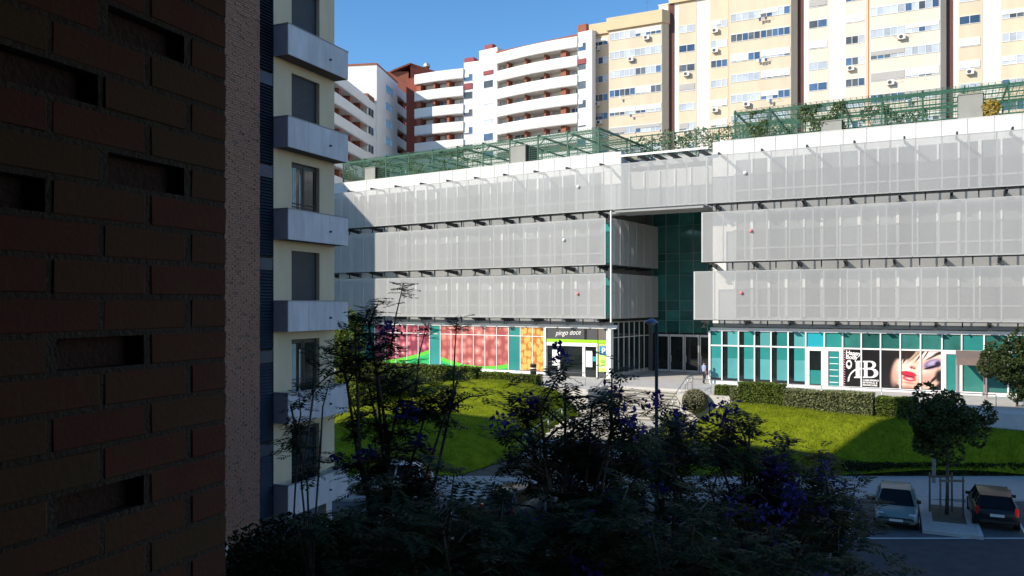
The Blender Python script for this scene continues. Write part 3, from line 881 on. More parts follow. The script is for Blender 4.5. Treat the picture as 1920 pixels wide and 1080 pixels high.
# the salon poster: flat print on the black panes
def cp(cx, cy):
    px, py = 1560+cx/5.3333, 580+cy/5.3333
    return (RF.xat(px, YS), RF.zat(px, py, YS))
salon = RF.box(mall, 'salon_poster', black, xr(1580)+.02, xr(1766)-.02, YS-.012, YS-.003, ZT+.26, ZM-.07)
PZ = [0]
def pr(name, pts, m):
    PZ[0] += 1
    y = YS-.014-.0015*PZ[0]
    b = MB(); b.prism([cp(*p) for p in pts], y, y+.0012, 'xz'); return RF.mesh(salon, name, b, m)
def face_mat():
    """the printed portrait: soft overlapping patches of ink in the poster's own plane"""
    m = bpy.data.materials.new('portrait_print'); m.use_nodes = True
    nt = m.node_tree; b = nt.nodes['Principled BSDF']; b.inputs['Roughness'].default_value = .35
    sep = nt.nodes.new('ShaderNodeSeparateXYZ'); nt.links.new(local_coords(nt, RF), sep.inputs[0])
    xa, xb = cp(490,600)[0], cp(1090,600)[0]; za, zb = cp(790,400)[1], cp(790,820)[1]
    cxn = math_node(nt, 'ADD', math_node(nt, 'MULTIPLY', math_node(nt, 'SUBTRACT', sep.outputs[0], xa), 600/(xb-xa)), 490.0)
    cyn = math_node(nt, 'ADD', math_node(nt, 'MULTIPLY', math_node(nt, 'SUBTRACT', sep.outputs[2], za), 420/(zb-za)), 400.0)
    cmb = nt.nodes.new('ShaderNodeCombineXYZ'); nt.links.new(cxn, cmb.inputs[0]); nt.links.new(cyn, cmb.inputs[1])
    L = [(880,595,272,215,-22,.07,(.78,.50,.39)),(760,840,120,75,0,.25,(.48,.22,.16)),(640,640,40,110,8,.6,(.62,.34,.27)),
         (735,590,75,85,0,.7,(.90,.69,.58)),(970,455,130,45,-12,.6,(.92,.74,.65)),(900,610,70,60,0,.7,(.88,.66,.56)),(950,700,90,60,-20,.7,(.60,.34,.27)),
         (812,580,34,16,15,.5,(.50,.22,.17)),(800,584,12,8,15,.3,(.12,.04,.03)),(828,592,9,6,15,.3,(.12,.04,.03)),(770,525,22,60,25,.7,(.90,.70,.60)),
         (782,738,60,12,6,.7,(.50,.24,.19)),(770,648,80,28,9,.12,(.55,.025,.05)),(778,692,68,28,8,.12,(.62,.05,.08)),(772,669,74,5,9,.4,(.16,.01,.02)),(778,694,38,9,8,.7,(.88,.48,.48)),
         (1005,542,92,46,-20,.35,(.17,.11,.25)),(1010,528,55,20,-20,.6,(.46,.38,.58)),(1000,572,86,11,-16,.3,(.01,.008,.01)),(1060,540,30,30,0,.5,(.03,.02,.04)),
         (1010,468,82,10,-27,.5,(.10,.05,.035)),(665,395,170,95,28,.18,(.018,.012,.012)),(760,420,95,62,-20,.25,(.03,.018,.015)),
         (850,452,120,13,-42,.5,(.36,.23,.14)),(815,470,100,7,-47,.4,(.55,.38,.24)),(895,450,95,9,-52,.4,(.05,.03,.022)),(950,440,70,7,-57,.4,(.08,.05,.035)),(735,500,50,9,-62,.4,(.05,.03,.02)),
         (1080,430,70,16,-20,.4,(.05,.03,.02)),(1085,660,55,70,0,.4,(.012,.01,.012)),(1020,690,50,14,-45,.4,(.03,.02,.02))]
    src = None
    for (x, y, rx, ry, rot, soft, col) in L:
        mp = nt.nodes.new('ShaderNodeMapping'); mp.vector_type = 'TEXTURE'
        mp.inputs['Location'].default_value = (x,y,0); mp.inputs['Rotation'].default_value = (0,0,R(rot)); mp.inputs['Scale'].default_value = (rx,ry,1)
        nt.links.new(cmb.outputs[0], mp.inputs[0])
        ln = nt.nodes.new('ShaderNodeVectorMath'); ln.operation = 'LENGTH'; nt.links.new(mp.outputs[0], ln.inputs[0])
        mr = nt.nodes.new('ShaderNodeMapRange'); mr.interpolation_type = 'SMOOTHSTEP'
        mr.inputs[1].default_value = 1+soft; mr.inputs[2].default_value = 1-soft; nt.links.new(ln.outputs['Value'], mr.inputs[0])
        mx = nt.nodes.new('ShaderNodeMix'); mx.data_type = 'RGBA'
        nt.links.new(mr.outputs[0], mx.inputs[0])
        if src: nt.links.new(src, mx.inputs[6])
        else: mx.inputs[6].default_value = (.012,.011,.012,1)
        mx.inputs[7].default_value = (*col, 1); src = mx.outputs[2]
    nt.links.new(src, b.inputs['Base Color'])
    return m
RF.box(salon, 'print_portrait', face_mat(), xr(1651)-.02, xr(1766)-.03, YS-.018, YS-.0135, ZT+.27, ZM-.08)
# monogram, built of stems, serifs and bowls
def arc(cx, cy, rx, ry, a0, a1, n=10): return [(cx+rx*math.cos(R(a0+(a1-a0)*k/n)), cy+ry*math.sin(R(a0+(a1-a0)*k/n))) for k in range(n+1)]
pr('print_letter', [(228,515),(288,515),(288,526),(276,528),(276,672),(290,674),(290,686),(222,686),(222,674),(238,672),(238,528),(228,526)], whitep)
pr('print_letter', [(305,515),(370,515),(370,527),(355,529),(355,672),(370,674),(370,686),(305,686),(305,674),(320,672),(320,529),(305,527)], whitep)
pr('print_letter', [(355,515)]+arc(385,555,55,40,-90,90)+[(355,595),(355,585)]+arc(378,556,28,28,90,-90)+[(355,527)], whitep)
pr('print_letter', [(355,590)]+arc(395,638,68,48,-90,90)+[(355,686),(355,675)]+arc(385,638,36,36,90,-90)+[(355,602)], whitep)
pr('print_swash', arc(285,720,128,135,178,272,12)+arc(285,712,112,112,272,178,12), whitep)
pr('print_swash', [(285,585),(355,590),(355,600),(285,600)], whitep)
pr('print_badge', arc(170,550,30,46,0,360,16)[:-1], whitep)
pr('print_badge_mark', arc(170,545,18,22,0,360,12)[:-1], black)
tx = cp(140,450); RF.text(salon, 'print_text', 'Happy', whitep, tx[0], YS-.075, tx[1], .42, rot=R(4), width=1.0, bold=.012)
tx = cp(140,492); RF.text(salon, 'print_text', 'Body', whitep, tx[0], YS-.075, tx[1], .42, rot=R(4), width=.78, bold=.012)
for i, s in enumerate(('CABELEIREIRO', 'ESTETICA E', 'MANICURE')):
    tx = cp(308, 714+i*24); RF.text(salon, 'print_text', s, whitep, tx[0], YS-.075, tx[1], .16, width=(1.05,.95,.95)[i], bold=.006)
for q in range(16):
    u = cp(116, 400+q*24); v = cp(132, 414+q*24)
    b = MB(); b.prism([(u[0],u[1]),(v[0],u[1]-.05),(v[0],v[1]),(u[0],v[1]+.05)], YS-.07, YS-.068, 'xz'); RF.mesh(salon, 'print_stripe', b, mat('candy_pink%d'%q, (.80,.42,.46), .4) if q == 0 else MATS['candy_pink0'])
# small wall lights / orange markers seen behind the screens
dot = MB()
def ball(r, n=8, m=6):
    b = MB(); vs = []; fs = []
    for i in range(m+1):
        for k in range(n):
            t = math.pi*i/m; p = 2*math.pi*k/n
            vs.append((r*math.sin(t)*math.cos(p), r*math.sin(t)*math.sin(p), r*math.cos(t)))
    for i in range(m):
        for k in range(n): fs.append((i*n+k,(i+1)*n+k,(i+1)*n+(k+1)%n,i*n+(k+1)%n))
    b.add(vs, fs); return b
pinkdot = ball(.13).mesh('lamp', mat('coral_disc', (.85,.22,.22), .4), True)
whitedot = ball(.14).mesh('lamp', mat('white_disc', (.9,.9,.88), .4), True)
for fr, px, py, me in ((LF,1084,350,whitedot),(LF,1057,450,whitedot),(LF,1083,551,pinkdot),(RF,1397,324,whitedot),(RF,1408,433,pinkdot),(RF,1390,549,pinkdot)):
    fr.data(mall, 'marker_disc', me, (fr.xat(px,-.06), -.06, fr.zat(px,py,-.06)))
# parapet panels
for fr, x0, x1 in ((LF,-39.8,-.05),(RF,.02,33.2)):
    n = round((x1-x0)/1.58); p = (x1-x0)/n
    for k in range(n):
        fr.box(mall, 'parapet_panel', mall_white, x0+p*k+.03, x0+p*(k+1)-.03, SET-.05, SET-.002, 20.6, ROOF-.03)

# kiosk canopy by the salon
brown_awn = mat('brown_awning', (.20,.15,.13), .8, .1, 3)
kx0, kx1 = RF.xat(1793,-.3), RF.xat(1850,-.3)
kk = RF.thing('canopy_kiosk', 'small brown canopy on posts over the doorway beside the poster', 'canopy', (kx0+kx1)/2, .3, ZT)
b = MB(); b.prism([(-.9,5.75),(-.9,5.95),(1.15,6.35),(1.15,6.15)], kx0, kx1, 'yz'); RF.mesh(kk, 'awning', b, brown_awn)
b = MB(); b.box(kx0, kx1, -.92, -.90, 5.5, 5.76); RF.mesh(kk, 'valance', b, brown_awn)
for x in (kx0+.05, kx1-.05):
    for y in (-.85, 1.0):
        b = MB(); b.tube([(x,y,ZT),(x,y,5.8)], [.045,.045], 8); RF.mesh(kk, 'post', b, mat('taupe_post', (.30,.24,.24), .6) if 'taupe_post' not in MATS else MATS['taupe_post'])
# litter bin
bx, by = LF.xat(1000,-.2), -.2
lb = LF.thing('litter_bin', 'black cylindrical litter bin outside the orange poster', 'litter bin', bx, by, ZT)
b = MB(); b.tube([(bx,by,ZT),(bx,by,ZT+.95)], [.27,.27], 14); LF.mesh(lb, 'body', b, black)
b = MB(); b.tube([(bx,by,ZT+.62),(bx,by,ZT+.70)], [.28,.28], 14); LF.mesh(lb, 'band', b, whitep)
b = MB(); b.tube([(bx,by,ZT+.95),(bx,by,ZT+1.0),(bx,by,ZT+1.04)], [.3,.3,.2], 14); LF.mesh(lb, 'lid', b, sign_grey)
# ------------------------------------------------------------------ green roof pergolas
pgreen = mat('green_painted_steel', (.03,.115,.068), .5, .15, 3)
pmesh = mat('green_wire_mesh', (.035,.13,.08), .55)
ivy = leaf_mat('climber_leaves', (.08,.13,.05), (.20,.26,.12), .6, .3)
ZR = ROOF
def pergola(fr, label, x0, x1, y0, y1, h, post, dense, seed):
    rr = random.Random(seed)
    t = fr.thing('roof_pergola', label, 'pergola', (x0+x1)/2, y0, ZR)
    n = max(2, round((x1-x0)/post)); p = (x1-x0)/n
    for k in range(n+1):
        x = x0+p*k
        for y in (y0, (y0+y1)/2, y1):
            fr.box(t, 'post', pgreen, x-.05, x+.05, y-.05, y+.05, ZR, ZR+h)
        fr.box(t, 'cross_beam', pgreen, x-.05, x+.05, y0-.1, y1+.1, ZR+h, ZR+h+.16)
    for y in (y0, (y0+y1)/2, y1):
        fr.box(t, 'beam', pgreen, x0-.1, x1+.1, y-.05, y+.05, ZR+h-.14, ZR+h-.003)
    for q in range(1, 6):                     # purlins
        yq = y0+(y1-y0)*q/6+.15
        fr.box(t, 'purlin', pgreen, x0-.1, x1+.1, yq-.04, yq+.04, ZR+h+.161, ZR+h+.25)
    for k in range(n):                        # knee braces
        b = MB(); x = x0+p*k
        b.bar((x,y0,ZR+h-.9), (x+.0,y0+1.1,ZR+h-.05), .07); fr.mesh(t, 'brace', b, pgreen)
    b = MB()                                  # wire mesh on the front, the ends and the top: thousands of wires, one mesh
    g = .20; w = .011
    x = x0
    while x <= x1:
        b.box(x-w, x+w, y0-.06, y0-.045, ZR+.05, ZR+h); x += g
    z = ZR+.15
    while z < ZR+h:
        b.box(x0, x1, y0-.062, y0-.047, z-w, z+w); z += g
    for xe in (x0, x1):
        y = y0
        while y < y1: b.box(xe-.06, xe-.045, y-w, y+w, ZR, ZR+h); y += g
        z = ZR+.15
        while z < ZR+h: b.box(xe-.062, xe-.047, y0, y1, z-w, z+w); z += g
    x = x0
    while x <= x1:
        b.box(x-w*1.6, x+w*1.6, y0, y1, ZR+h+.17, ZR+h+.185); x += g*2
    y = y0
    while y <= y1:
        b.box(x0, x1, y-w*1.6, y+w*1.6, ZR+h+.172, ZR+h+.187); y += g*2
    x = x0
    while x <= x1:
        b.box(x-w, x+w, y1-.06, y1-.045, ZR+.05, ZR+h); x += g
    z = ZR+.15
    while z < ZR+h:
        b.box(x0, x1, y1-.062, y1-.047, z-w, z+w); z += g
    o = fr.mesh(t, 'wire_mesh', b, pmesh); tag(o, kind='stuff')
    return t
def leaf_blob(b, c, rx, ry, rz, n, s, rr, shell=.35):
    for _ in range(n):
        d = Vector((rr.gauss(0,1), rr.gauss(0,1), rr.gauss(0,1))).normalized()
        k = shell + (1-shell)*rr.random()**.5
        p = Vector((c[0]+d.x*rx*k, c[1]+d.y*ry*k, c[2]+d.z*rz*k))
        leaf(b, p, s*rr.uniform(.6,1.3), rr)
def leaf(b, p, s, rr):
    a = Vector((rr.gauss(0,1), rr.gauss(0,1), rr.gauss(0,.7))).normalized()
    c = a.cross(Vector((rr.gauss(0,1), rr.gauss(0,1), rr.gauss(0,1)))).normalized()
    b.add([p-a*s, p+c*s*.55, p+a*s, p-c*s*.55], [(0,1,2,3)])
def climber(fr, label, x0, x1, y, z0, z1, n, seed, group=None):
    rr = random.Random(seed)
    t = fr.thing('climbing_plant', label, 'climbing plant', (x0+x1)/2, y, ZR)
    b = MB()
    for _ in range(n):
        x = rr.uniform(x0,x1); z = z0+(z1-z0)*rr.random()**.8
        if noise.noise(Vector((x*.9, z*.9, seed))) < -.12: continue
        leaf(b, Vector((x, y+rr.gauss(0,.14), z)), rr.uniform(.07,.15), rr)
    fr.mesh(t, 'foliage', b, ivy)
    b = MB()
    for _ in range(6):
        x = rr.uniform(x0,x1); pts = [(x,y,ZR)]
        for k in range(4): pts.append((pts[-1][0]+rr.uniform(-.3,.3), y, ZR+(z1-ZR)*(k+1)/4.5))
        b.tube(pts, [.03,.025,.02,.015,.01], 4)
    fr.mesh(t, 'stem', b, mat('climber_stem', (.12,.08,.05), .9) if 'climber_stem' not in MATS else MATS['climber_stem'])
pergola(LF, 'green mesh pergola on the roof left of the entrance bridge', -33, LF.xat(1122,3.0), 3.0, 14.5, 2.35, 2.9, .3, 1)
pergola(RF, 'green mesh pergola on the roof right of the entrance bridge', RF.xat(1378,3.0), 33, 3.0, 13.0, 2.35, 2.7, .3, 2)
climber(LF, 'thin grey-green climber on the left roof pergola', -24, -15, 3.0, ZR, ZR+2.2, 900, 11)
climber(LF, 'dense climber at the far end of the left roof pergola', -33, -26, 3.2, ZR+.4, ZR+2.2, 900, 12)
climber(RF, 'loose climber in the middle of the right roof pergola', RF.xat(1610,3.0), RF.xat(1740,3.0), 4.2, ZR, ZR+2.0, 1300, 15)
climber(RF, 'leafy climber at the left end of the right roof pergola', RF.xat(1405,3.0), RF.xat(1440,3.0), 2.95, ZR, ZR+2.3, 900, 13)
climber(RF, 'wide leafy climber on the right roof pergola below the blinds', RF.xat(1495,3.0), RF.xat(1590,3.0), 2.95, ZR, ZR+2.3, 1900, 14)
KF.box(mall, 'stair_head', mall_grey, -3, 13, 11.5, 20, 20.9, 23.2)
hd = KF.thing('roof_hedge', 'loose green hedge on the roof above the entrance bridge', 'hedge', 4, 12, 23.2)
b = MB(); rr = random.Random(5)
for _ in range(2600):
    x = rr.uniform(-2, 12); leaf(b, Vector((x, 12+rr.gauss(0,.5), 23.4+rr.uniform(0,1)**.8*(2.0+.4*math.sin(x*2)))), rr.uniform(.08,.17), rr)
KF.mesh(hd, 'foliage', b, ivy)
b = MB(); b.box(-2,12,11.6,12.4,23.2,23.55); KF.mesh(hd, 'planter', b, mall_grey)
rf = KF.thing('roof_fence', 'green mesh fence on the roof above the entrance bridge', 'fence', 5, 11.3, 23.2)
for k in range(8): KF.box(rf, 'post', pgreen, -2.6+k*2.1, -2.5+k*2.1, 11.25, 11.35, 20.9, 25.4)
for zz in (23.6, 24.5, 25.3): KF.box(rf, 'rail', pgreen, -2.6, 12.3, 11.36, 11.42, zz, zz+.08)
b = MB(); x = -2.6
while x < 12.3: b.box(x-.011, x+.011, 11.43, 11.445, 23.2, 25.4); x += .2
z = 23.3
while z < 25.4: b.box(-2.6, 12.3, 11.446, 11.46, z-.011, z+.011); z += .2
tag(KF.mesh(rf, 'wire_mesh', b, pmesh), kind='stuff')
roofbox = mat('roof_plant_render', (.30,.30,.27), .9, .08, 1)
roofblack = mat('roof_plant_dark', (.03,.032,.03), .7)
def rbox(fr, label, p0, p1, y, top, side):
    x0, x1 = fr.xat(p0,y), fr.xat(p1,y)
    t = fr.thing('roof_vent_housing', label, 'roof housing', (x0+x1)/2, y, ZR)
    fr.box(t, 'casing', roofbox, x0, x1, y, y+2.2, ZR-.02, top)
    fr.box(t, 'side_louvre', roofblack, x1+.002, x1+.06, y+.05, y+2.15, ZR, top-.05)
    fr.box(t, 'cap', roofbox, x0-.05, x1+.08, y-.05, y+2.25, top, top+.06)
rbox(LF, 'grey vent housing on the left roof near the tower', 684, 703, 2.7, 23.6, 0)
rbox(LF, 'grey vent housing on the roof near the pergola corner', 957, 985, 2.7, 23.9, 0)
rbox(RF, 'grey vent housing on the roof below the open blinds', 1540, 1578, 2.7, 23.1, 0)
rbox(RF, 'grey vent housing on the roof beside the yellow shrub', 1797, 1843, 2.7, 24.0, 0)
ys = RF.thing('roof_shrub', 'small yellowish shrub on the roof at the right', 'shrub', RF.xat(1855,2.6), 2.6, ZR)
b = MB(); leaf_blob(b, (RF.xat(1858,2.8), 2.8, ZR+.7), .6, .5, .7, 500, .12, random.Random(2)); RF.mesh(ys, 'foliage', b, leaf_mat('yellow_leaves', (.40,.30,.06), (.55,.42,.12)))
b = MB(); b.tube([(RF.xat(1858,2.8),2.8,ZR),(RF.xat(1858,2.8),2.8,ZR+.6)],[.05,.03],5); RF.mesh(ys, 'stem', b, MATS['climber_stem'])
# skylight ridge wall of the left roof
LF.box(mall, 'roof_upstand', mall_white, -33, -16, 14.8, 15.2, ROOF, ROOF+1.3)
RF.box(mall, 'roof_upstand', mall_grey, 6, 33, 13.4, 13.8, ROOF, ROOF+1.2)

# ------------------------------------------------------------------ windows used on the far blocks
fwhite = mat('white_window_frame', (.78,.78,.76), .5)
glass_blue = mat('blue_window_glass', (.06,.11,.20), .06, .3, .5, spec=.7, orand=.5)
glass_grey = mat('grey_window_glass', (.10,.11,.12), .08, .3, .5, spec=.6, orand=.4)
glass_pale = mat('curtained_glass', (.46,.50,.56), .25, .15, .8, spec=.5, orand=.2)
blind_w = mat('white_roller_blind', (.78,.76,.70), .7, .04, 3)
blind_g = mat('grey_roller_blind', (.42,.40,.38), .7, .06, 3)
acm = mat('air_conditioner_white', (.72,.71,.68), .5)
acd = mat('air_conditioner_fan', (.08,.08,.09), .6)
_frames = {}
def frame_mesh(w, h, n, m, t=.055):
    k = (round(w,2), round(h,2), n, m.name)
    if k not in _frames:
        b = MB()
        b.box(-w/2, w/2, -.07, 0, -h/2, -h/2+t); b.box(-w/2, w/2, -.07, 0, h/2-t, h/2)
        for i in range(n+1):
            x = -w/2 + w*i/n
            b.box(max(-w/2,x-t/2), min(w/2,x+t/2), -.068, 0, -h/2+t, h/2-t)
        _frames[k] = b.mesh('window', m)
    return _frames[k]
def window(fr, par, x0, x1, y, z0, z1, n, rr, style=None, fm=None):
    """frame > panes (and a roller blind)"""
    fm = fm or fwhite
    w = x1-x0
    o = fr.data(par, 'window', frame_mesh(w, z1-z0, n, fm), ((x0+x1)/2, y, (z0+z1)/2))
    style = style or rr.choice(('glass','glass','pale','mixed','blind','half'))
    p = w/n
    for i in range(n):
        a = x0+p*i
        m = {'glass': rr.choice((glass_blue, glass_grey)), 'pale': glass_pale}.get(style, rr.choice((glass_blue, glass_pale, glass_pale, glass_grey)))
        fr.box(o, 'pane', m, a+.03, a+p-.03, y-.03, y-.004, z0+.055, z1-.055)
    if style in ('blind','half'):
        f = rr.uniform(.75,.95) if style == 'blind' else rr.uniform(.4,.6)
        q = x1 if rr.random() < .6 else x0+w*.6
        fr.box(o, 'roller_blind', rr.choice((blind_w, blind_w, blind_w, blind_g)), x0+.02, q-.02, y-.085, y-.072, z1-.05-(z1-z0-.1)*f, z1-.02)
    return o
def ac_unit(fr, label, x, y, z, par=None):
    t = fr.thing('air_conditioner', label, 'air conditioner', x, y, z)
    fr.box(t, 'casing', acm, x-.42, x+.42, y-.52, y-.18, z, z+.62)
    b = MB(); b.tube([(x-.1,y-.535,z+.31),(x-.1,y-.521,z+.31)], [.24,.24], 12); fr.mesh(t, 'fan', b, acd)
    b = MB(); b.box(x-.35,x-.30,y-.5,y,z-.05,z-.002); b.box(x+.30,x+.35,y-.5,y,z-.05,z-.002); fr.mesh(t, 'bracket', b, acd)

# ------------------------------------------------------------------ yellow tower blocks behind
YF = Fr(16.5, 122.0, math.atan2(-16.0, 32.3))
yel = mat('yellow_render', (.64,.525,.39), .85, .09, .5, stretch=(1,1,.2))
yel_c = mat('pale_peach_render', (.70,.61,.50), .85, .08, .5, stretch=(1,1,.2))
yel_s = mat('ochre_cornice', (.62,.49,.31), .85, .05, .4)
cream = mat('cream_render', (.74,.70,.62), .85, .07, .5, stretch=(1,1,.2))
brown_r = mat('brown_render', (.13,.055,.045), .85, .1, .5)
brown_p = mat('terracotta_pipe', (.42,.19,.10), .8)
XB = .2*36.05                                # right edge of the first bay, along YF
UNIT = 18.28
def yellow(idx, label, left_cut, zoff, wall_m, cap_z, seed, right_cut=0.0):
    rr = random.Random(seed)
    X = XB + UNIT*idx
    t = YF.thing('apartment_block', label, 'apartment block', X-9, 6, 0, 'tower blocks behind the shopping centre')
    b = MB(); b.box(X-UNIT+left_cut, X, 1.5, 14, 0, cap_z-1.7); YF.mesh(t, 'wall', b, cream)
    bay = MB(); bay.prism([(X-9.05,1.49),(X-9.05,0),(X-.7,0),(X,.9),(X,1.49)], 0, cap_z-1.9, 'xy'); YF.mesh(t, 'bay', bay, wall_m)
    if left_cut < 1:
        YF.box(t, 'brown_strip', brown_r, X-UNIT, X-UNIT+.75, 1.40, 1.499, 0, cap_z-1.7)
    if left_cut < 5:
        YF.box(t, 'spandrel', wall_m, X-UNIT+max(left_cut,1.4), X-14.2, 1.46, 1.499, 0, cap_z-1.75)
    YF.box(t, 'spandrel', wall_m, X-12.2, X-9.5, 1.44, 1.499, 0, cap_z-1.75)
    YF.box(t, 'drain_pipe', brown_p, X-9.32, X-9.14, 1.25, 1.43, 0, cap_z-1.75)
    # cornice
    c = MB(); c.box(X-UNIT+left_cut, X-9.3, 1.1, 14, cap_z-1.72, cap_z); c.prism([(X-9.3,14),(X-9.3,-.35),(X-.6,-.35),(X+.15,.8),(X+.15,14)], cap_z-1.9, cap_z+.001, 'xy')
    YF.mesh(t, 'cornice', c, yel_s)
    k = 0; z = 50.4 + zoff
    acs = []
    while z > 30.5:
        z0, z1 = z-.55, z+.55
        st = rr.choice(('glass','pale','mixed','blind','half','pale'))
        window(YF, t, X-8.9, X-4.85, 0, z0, z1, 5, rr, st)
        window(YF, t, X-4.75, X-.85, 0, z0, z1, 5, rr, rr.choice((st,'blind','half','pale','mixed')))
        YF.box(t, 'window_ledge', cream, X-9.0, X-.75, -.06, -.002, z1+.02, z1+.1)
        window(YF, t, X-12.05, X-9.7, 1.44, z0, z1, 3, rr)
        if left_cut < 5: window(YF, t, X-UNIT+max(left_cut,1.5), X-14.45, 1.46, z0, z1, 2, rr)
        if rr.random() < .55:
            acs.append((rr.choice((X-11.4, X-11.2, X-15.6 if left_cut < 2 else X-11.0)), 1.44, z0-.75))
        if rr.random() < .4:
            acs.append((X-rr.uniform(2,7), 0.0, z0-.75))
        if rr.random() < .45:                 # washing line under a window
            x = X-rr.uniform(3,7); lm = MB()
            lm.bar((x-.9,-.5,z0-.12),(x+.9,-.5,z0-.12),.02); lm.bar((x-.9,-.5,z0-.12),(x-.9,0,z0-.12),.02); lm.bar((x+.9,-.5,z0-.12),(x+.9,0,z0-.12),.02)
            wl = YF.mesh(t, 'washing_line', lm, acd)
            for q in range(rr.randint(0,4)):
                xx = x-.8+q*.4; YF.box(wl, 'laundry', rr.choice((blind_w, blind_g, acd, glass_blue)), xx, xx+.3, -.52, -.49, z0-.12-rr.uniform(.25,.6), z0-.11)
        k += 1; z -= 2.9
    return t, acs
row = []
row.append(yellow(0, 'leftmost yellow tower block with the ochre roof edge against the sky', 4.9, 0.0, yel, 53.3, 21))
row.append(yellow(1, 'second yellow tower block, with a brown recess at each side', 0.0, 0.0, yel, 56.2, 22))
row.append(yellow(2, 'pale peach tower block with the row of blue window panes', 0.0, 0.8, yel_c, 58.0, 23))
row.append(yellow(3, 'rightmost tower block, cut by the right edge, with orange awnings', 0.0, 1.4, yel, 60.0, 24))
words = ['leftmost yellow block', 'second yellow block', 'pale peach block', 'rightmost block']
pos = ['uppermost', 'second from the top', 'third from the top', 'fourth from the top', 'fifth from the top', 'sixth from the top', 'seventh from the top', 'eighth from the top', 'ninth from the top', 'tenth from the top', 'eleventh from the top']
for i, (t, acs) in enumerate(row):
    acs = [a for a in acs if YF.w(a[0],a[1]).x/YF.w(a[0],a[1]).y < .66 and 570-(a[2]-CAMZ)*F/YF.w(a[0],a[1]).y > -12]
    acs = sorted(acs, key=lambda a: -a[2])[:8]
    for j, a in enumerate(acs):
        ac_unit(YF, 'white air conditioner, %s on the %s' % (pos[j], words[i]), *a)
# awnings on the rightmost block
awn = mat('orange_awning', (.62,.36,.16), .8, .1, 2)
X = XB+UNIT*3
for (zz, lb) in ((47.0,'upper'),(44.1,'lower')):
    b = MB(); b.prism([(-.8,zz-.1),(-.8,zz-.04),(-.02,zz+.62),(-.02,zz+.56)], X-8.9, X-5.6, 'yz')
    o = YF.mesh(None, 'window_awning', b, awn)
    tag(o, '%s orange fabric awning on the rightmost tower block' % lb, 'awning', 'orange awnings')
# roof things on the first block
t = YF.thing('chimney', 'white chimney stack on the yellow block next to its corner fin', 'chimney', XB-1.2, 3, 53.3)
YF.box(t, 'stack', cream, XB-1.9, XB-.5, 2.5, 3.9, 53.29, 54.9); YF.box(t, 'cap', cream, XB-2.0, XB-.4, 2.4, 4.0, 54.9, 55.05)
t = YF.thing('roof_vent', 'small white roof vent on the leftmost yellow block', 'roof vent', XB-5.2, 3, 53.3)
YF.box(t, 'stack', cream, XB-5.7, XB-4.7, 2.6, 3.6, 53.29, 54.1); YF.box(t, 'cap', cream, XB-5.8, XB-4.6, 2.5, 3.7, 54.1, 54.25)
t = YF.thing('antenna', 'thin roof aerial on the leftmost yellow block', 'antenna', XB-3.9, 3, 53.3)
b = MB(); b.tube([(XB-3.9,3,53.29),(XB-3.9,3,56.4)],[.03,.02],5); YF.mesh(t, 'mast', b, acd)
b = MB(); b.bar((XB-4.3,3,56.0),(XB-3.5,3,56.0),.03); YF.mesh(t, 'aerial', b, acd)

# ------------------------------------------------------------------ white blocks with long balconies
terra = mat('terracotta_render', (.30,.10,.06), .85, .12, .6)
terra_d = mat('dark_terracotta', (.23,.06,.04), .85, .12, .6)
wht = mat('white_balcony_render', (.80,.78,.74), .85, .04, .5)
redp_m = mat('red_panel', (.25,.03,.04), .6)
def loggias(fr, t, x0, x1, top0, n, piers, depth=1.5, hpar=1.72, pitch=3.0, seed=1, curve=0.0):
    rr = random.Random(seed)
    for k in range(n):
        zt = top0-pitch*k
        b = MB(); N = 8
        pts = [(x0+(x1-x0)*i/N, -curve*math.sin(math.pi*i/N)) for i in range(N+1)]
        b.prism(pts+[(p[0], p[1]+.16) for p in pts[::-1]], zt-hpar, zt, 'xy')
        b.prism(pts+[(x1,depth-.02),(x0,depth-.02)], zt-hpar+.001, zt-hpar+.18, 'xy')
        b.box(x0+.001, x0+.15, .05, depth-.02, zt-hpar+.002, zt-.001); b.box(x1-.15, x1-.001, .05, depth-.02, zt-hpar+.002, zt-.001)
        fr.mesh(t, 'balcony', b, wht)
        if k == n-1: break
        zl, zu = zt-pitch, zt-hpar
        for (f0, f1) in piers:
            fr.box(t, 'pier', terra, x0+(x1-x0)*f0, x0+(x1-x0)*f1, .25, depth-.01, zl-.6, zu)
        edges = [0]+[f for p in piers for f in p]+[1]
        for a, c in zip(edges[::2], edges[1::2]):
            if c-a < .08: continue
            u, v = x0+(x1-x0)*(a+.012), x0+(x1-x0)*(c-.012)
            window(fr, t, u+(v-u)*.12, v-(v-u)*.12, depth-.02, zl-.5, zu-.12, 2 if c-a < .25 else 3, rr, rr.choice(('pale','blind','blind','glass','half')))
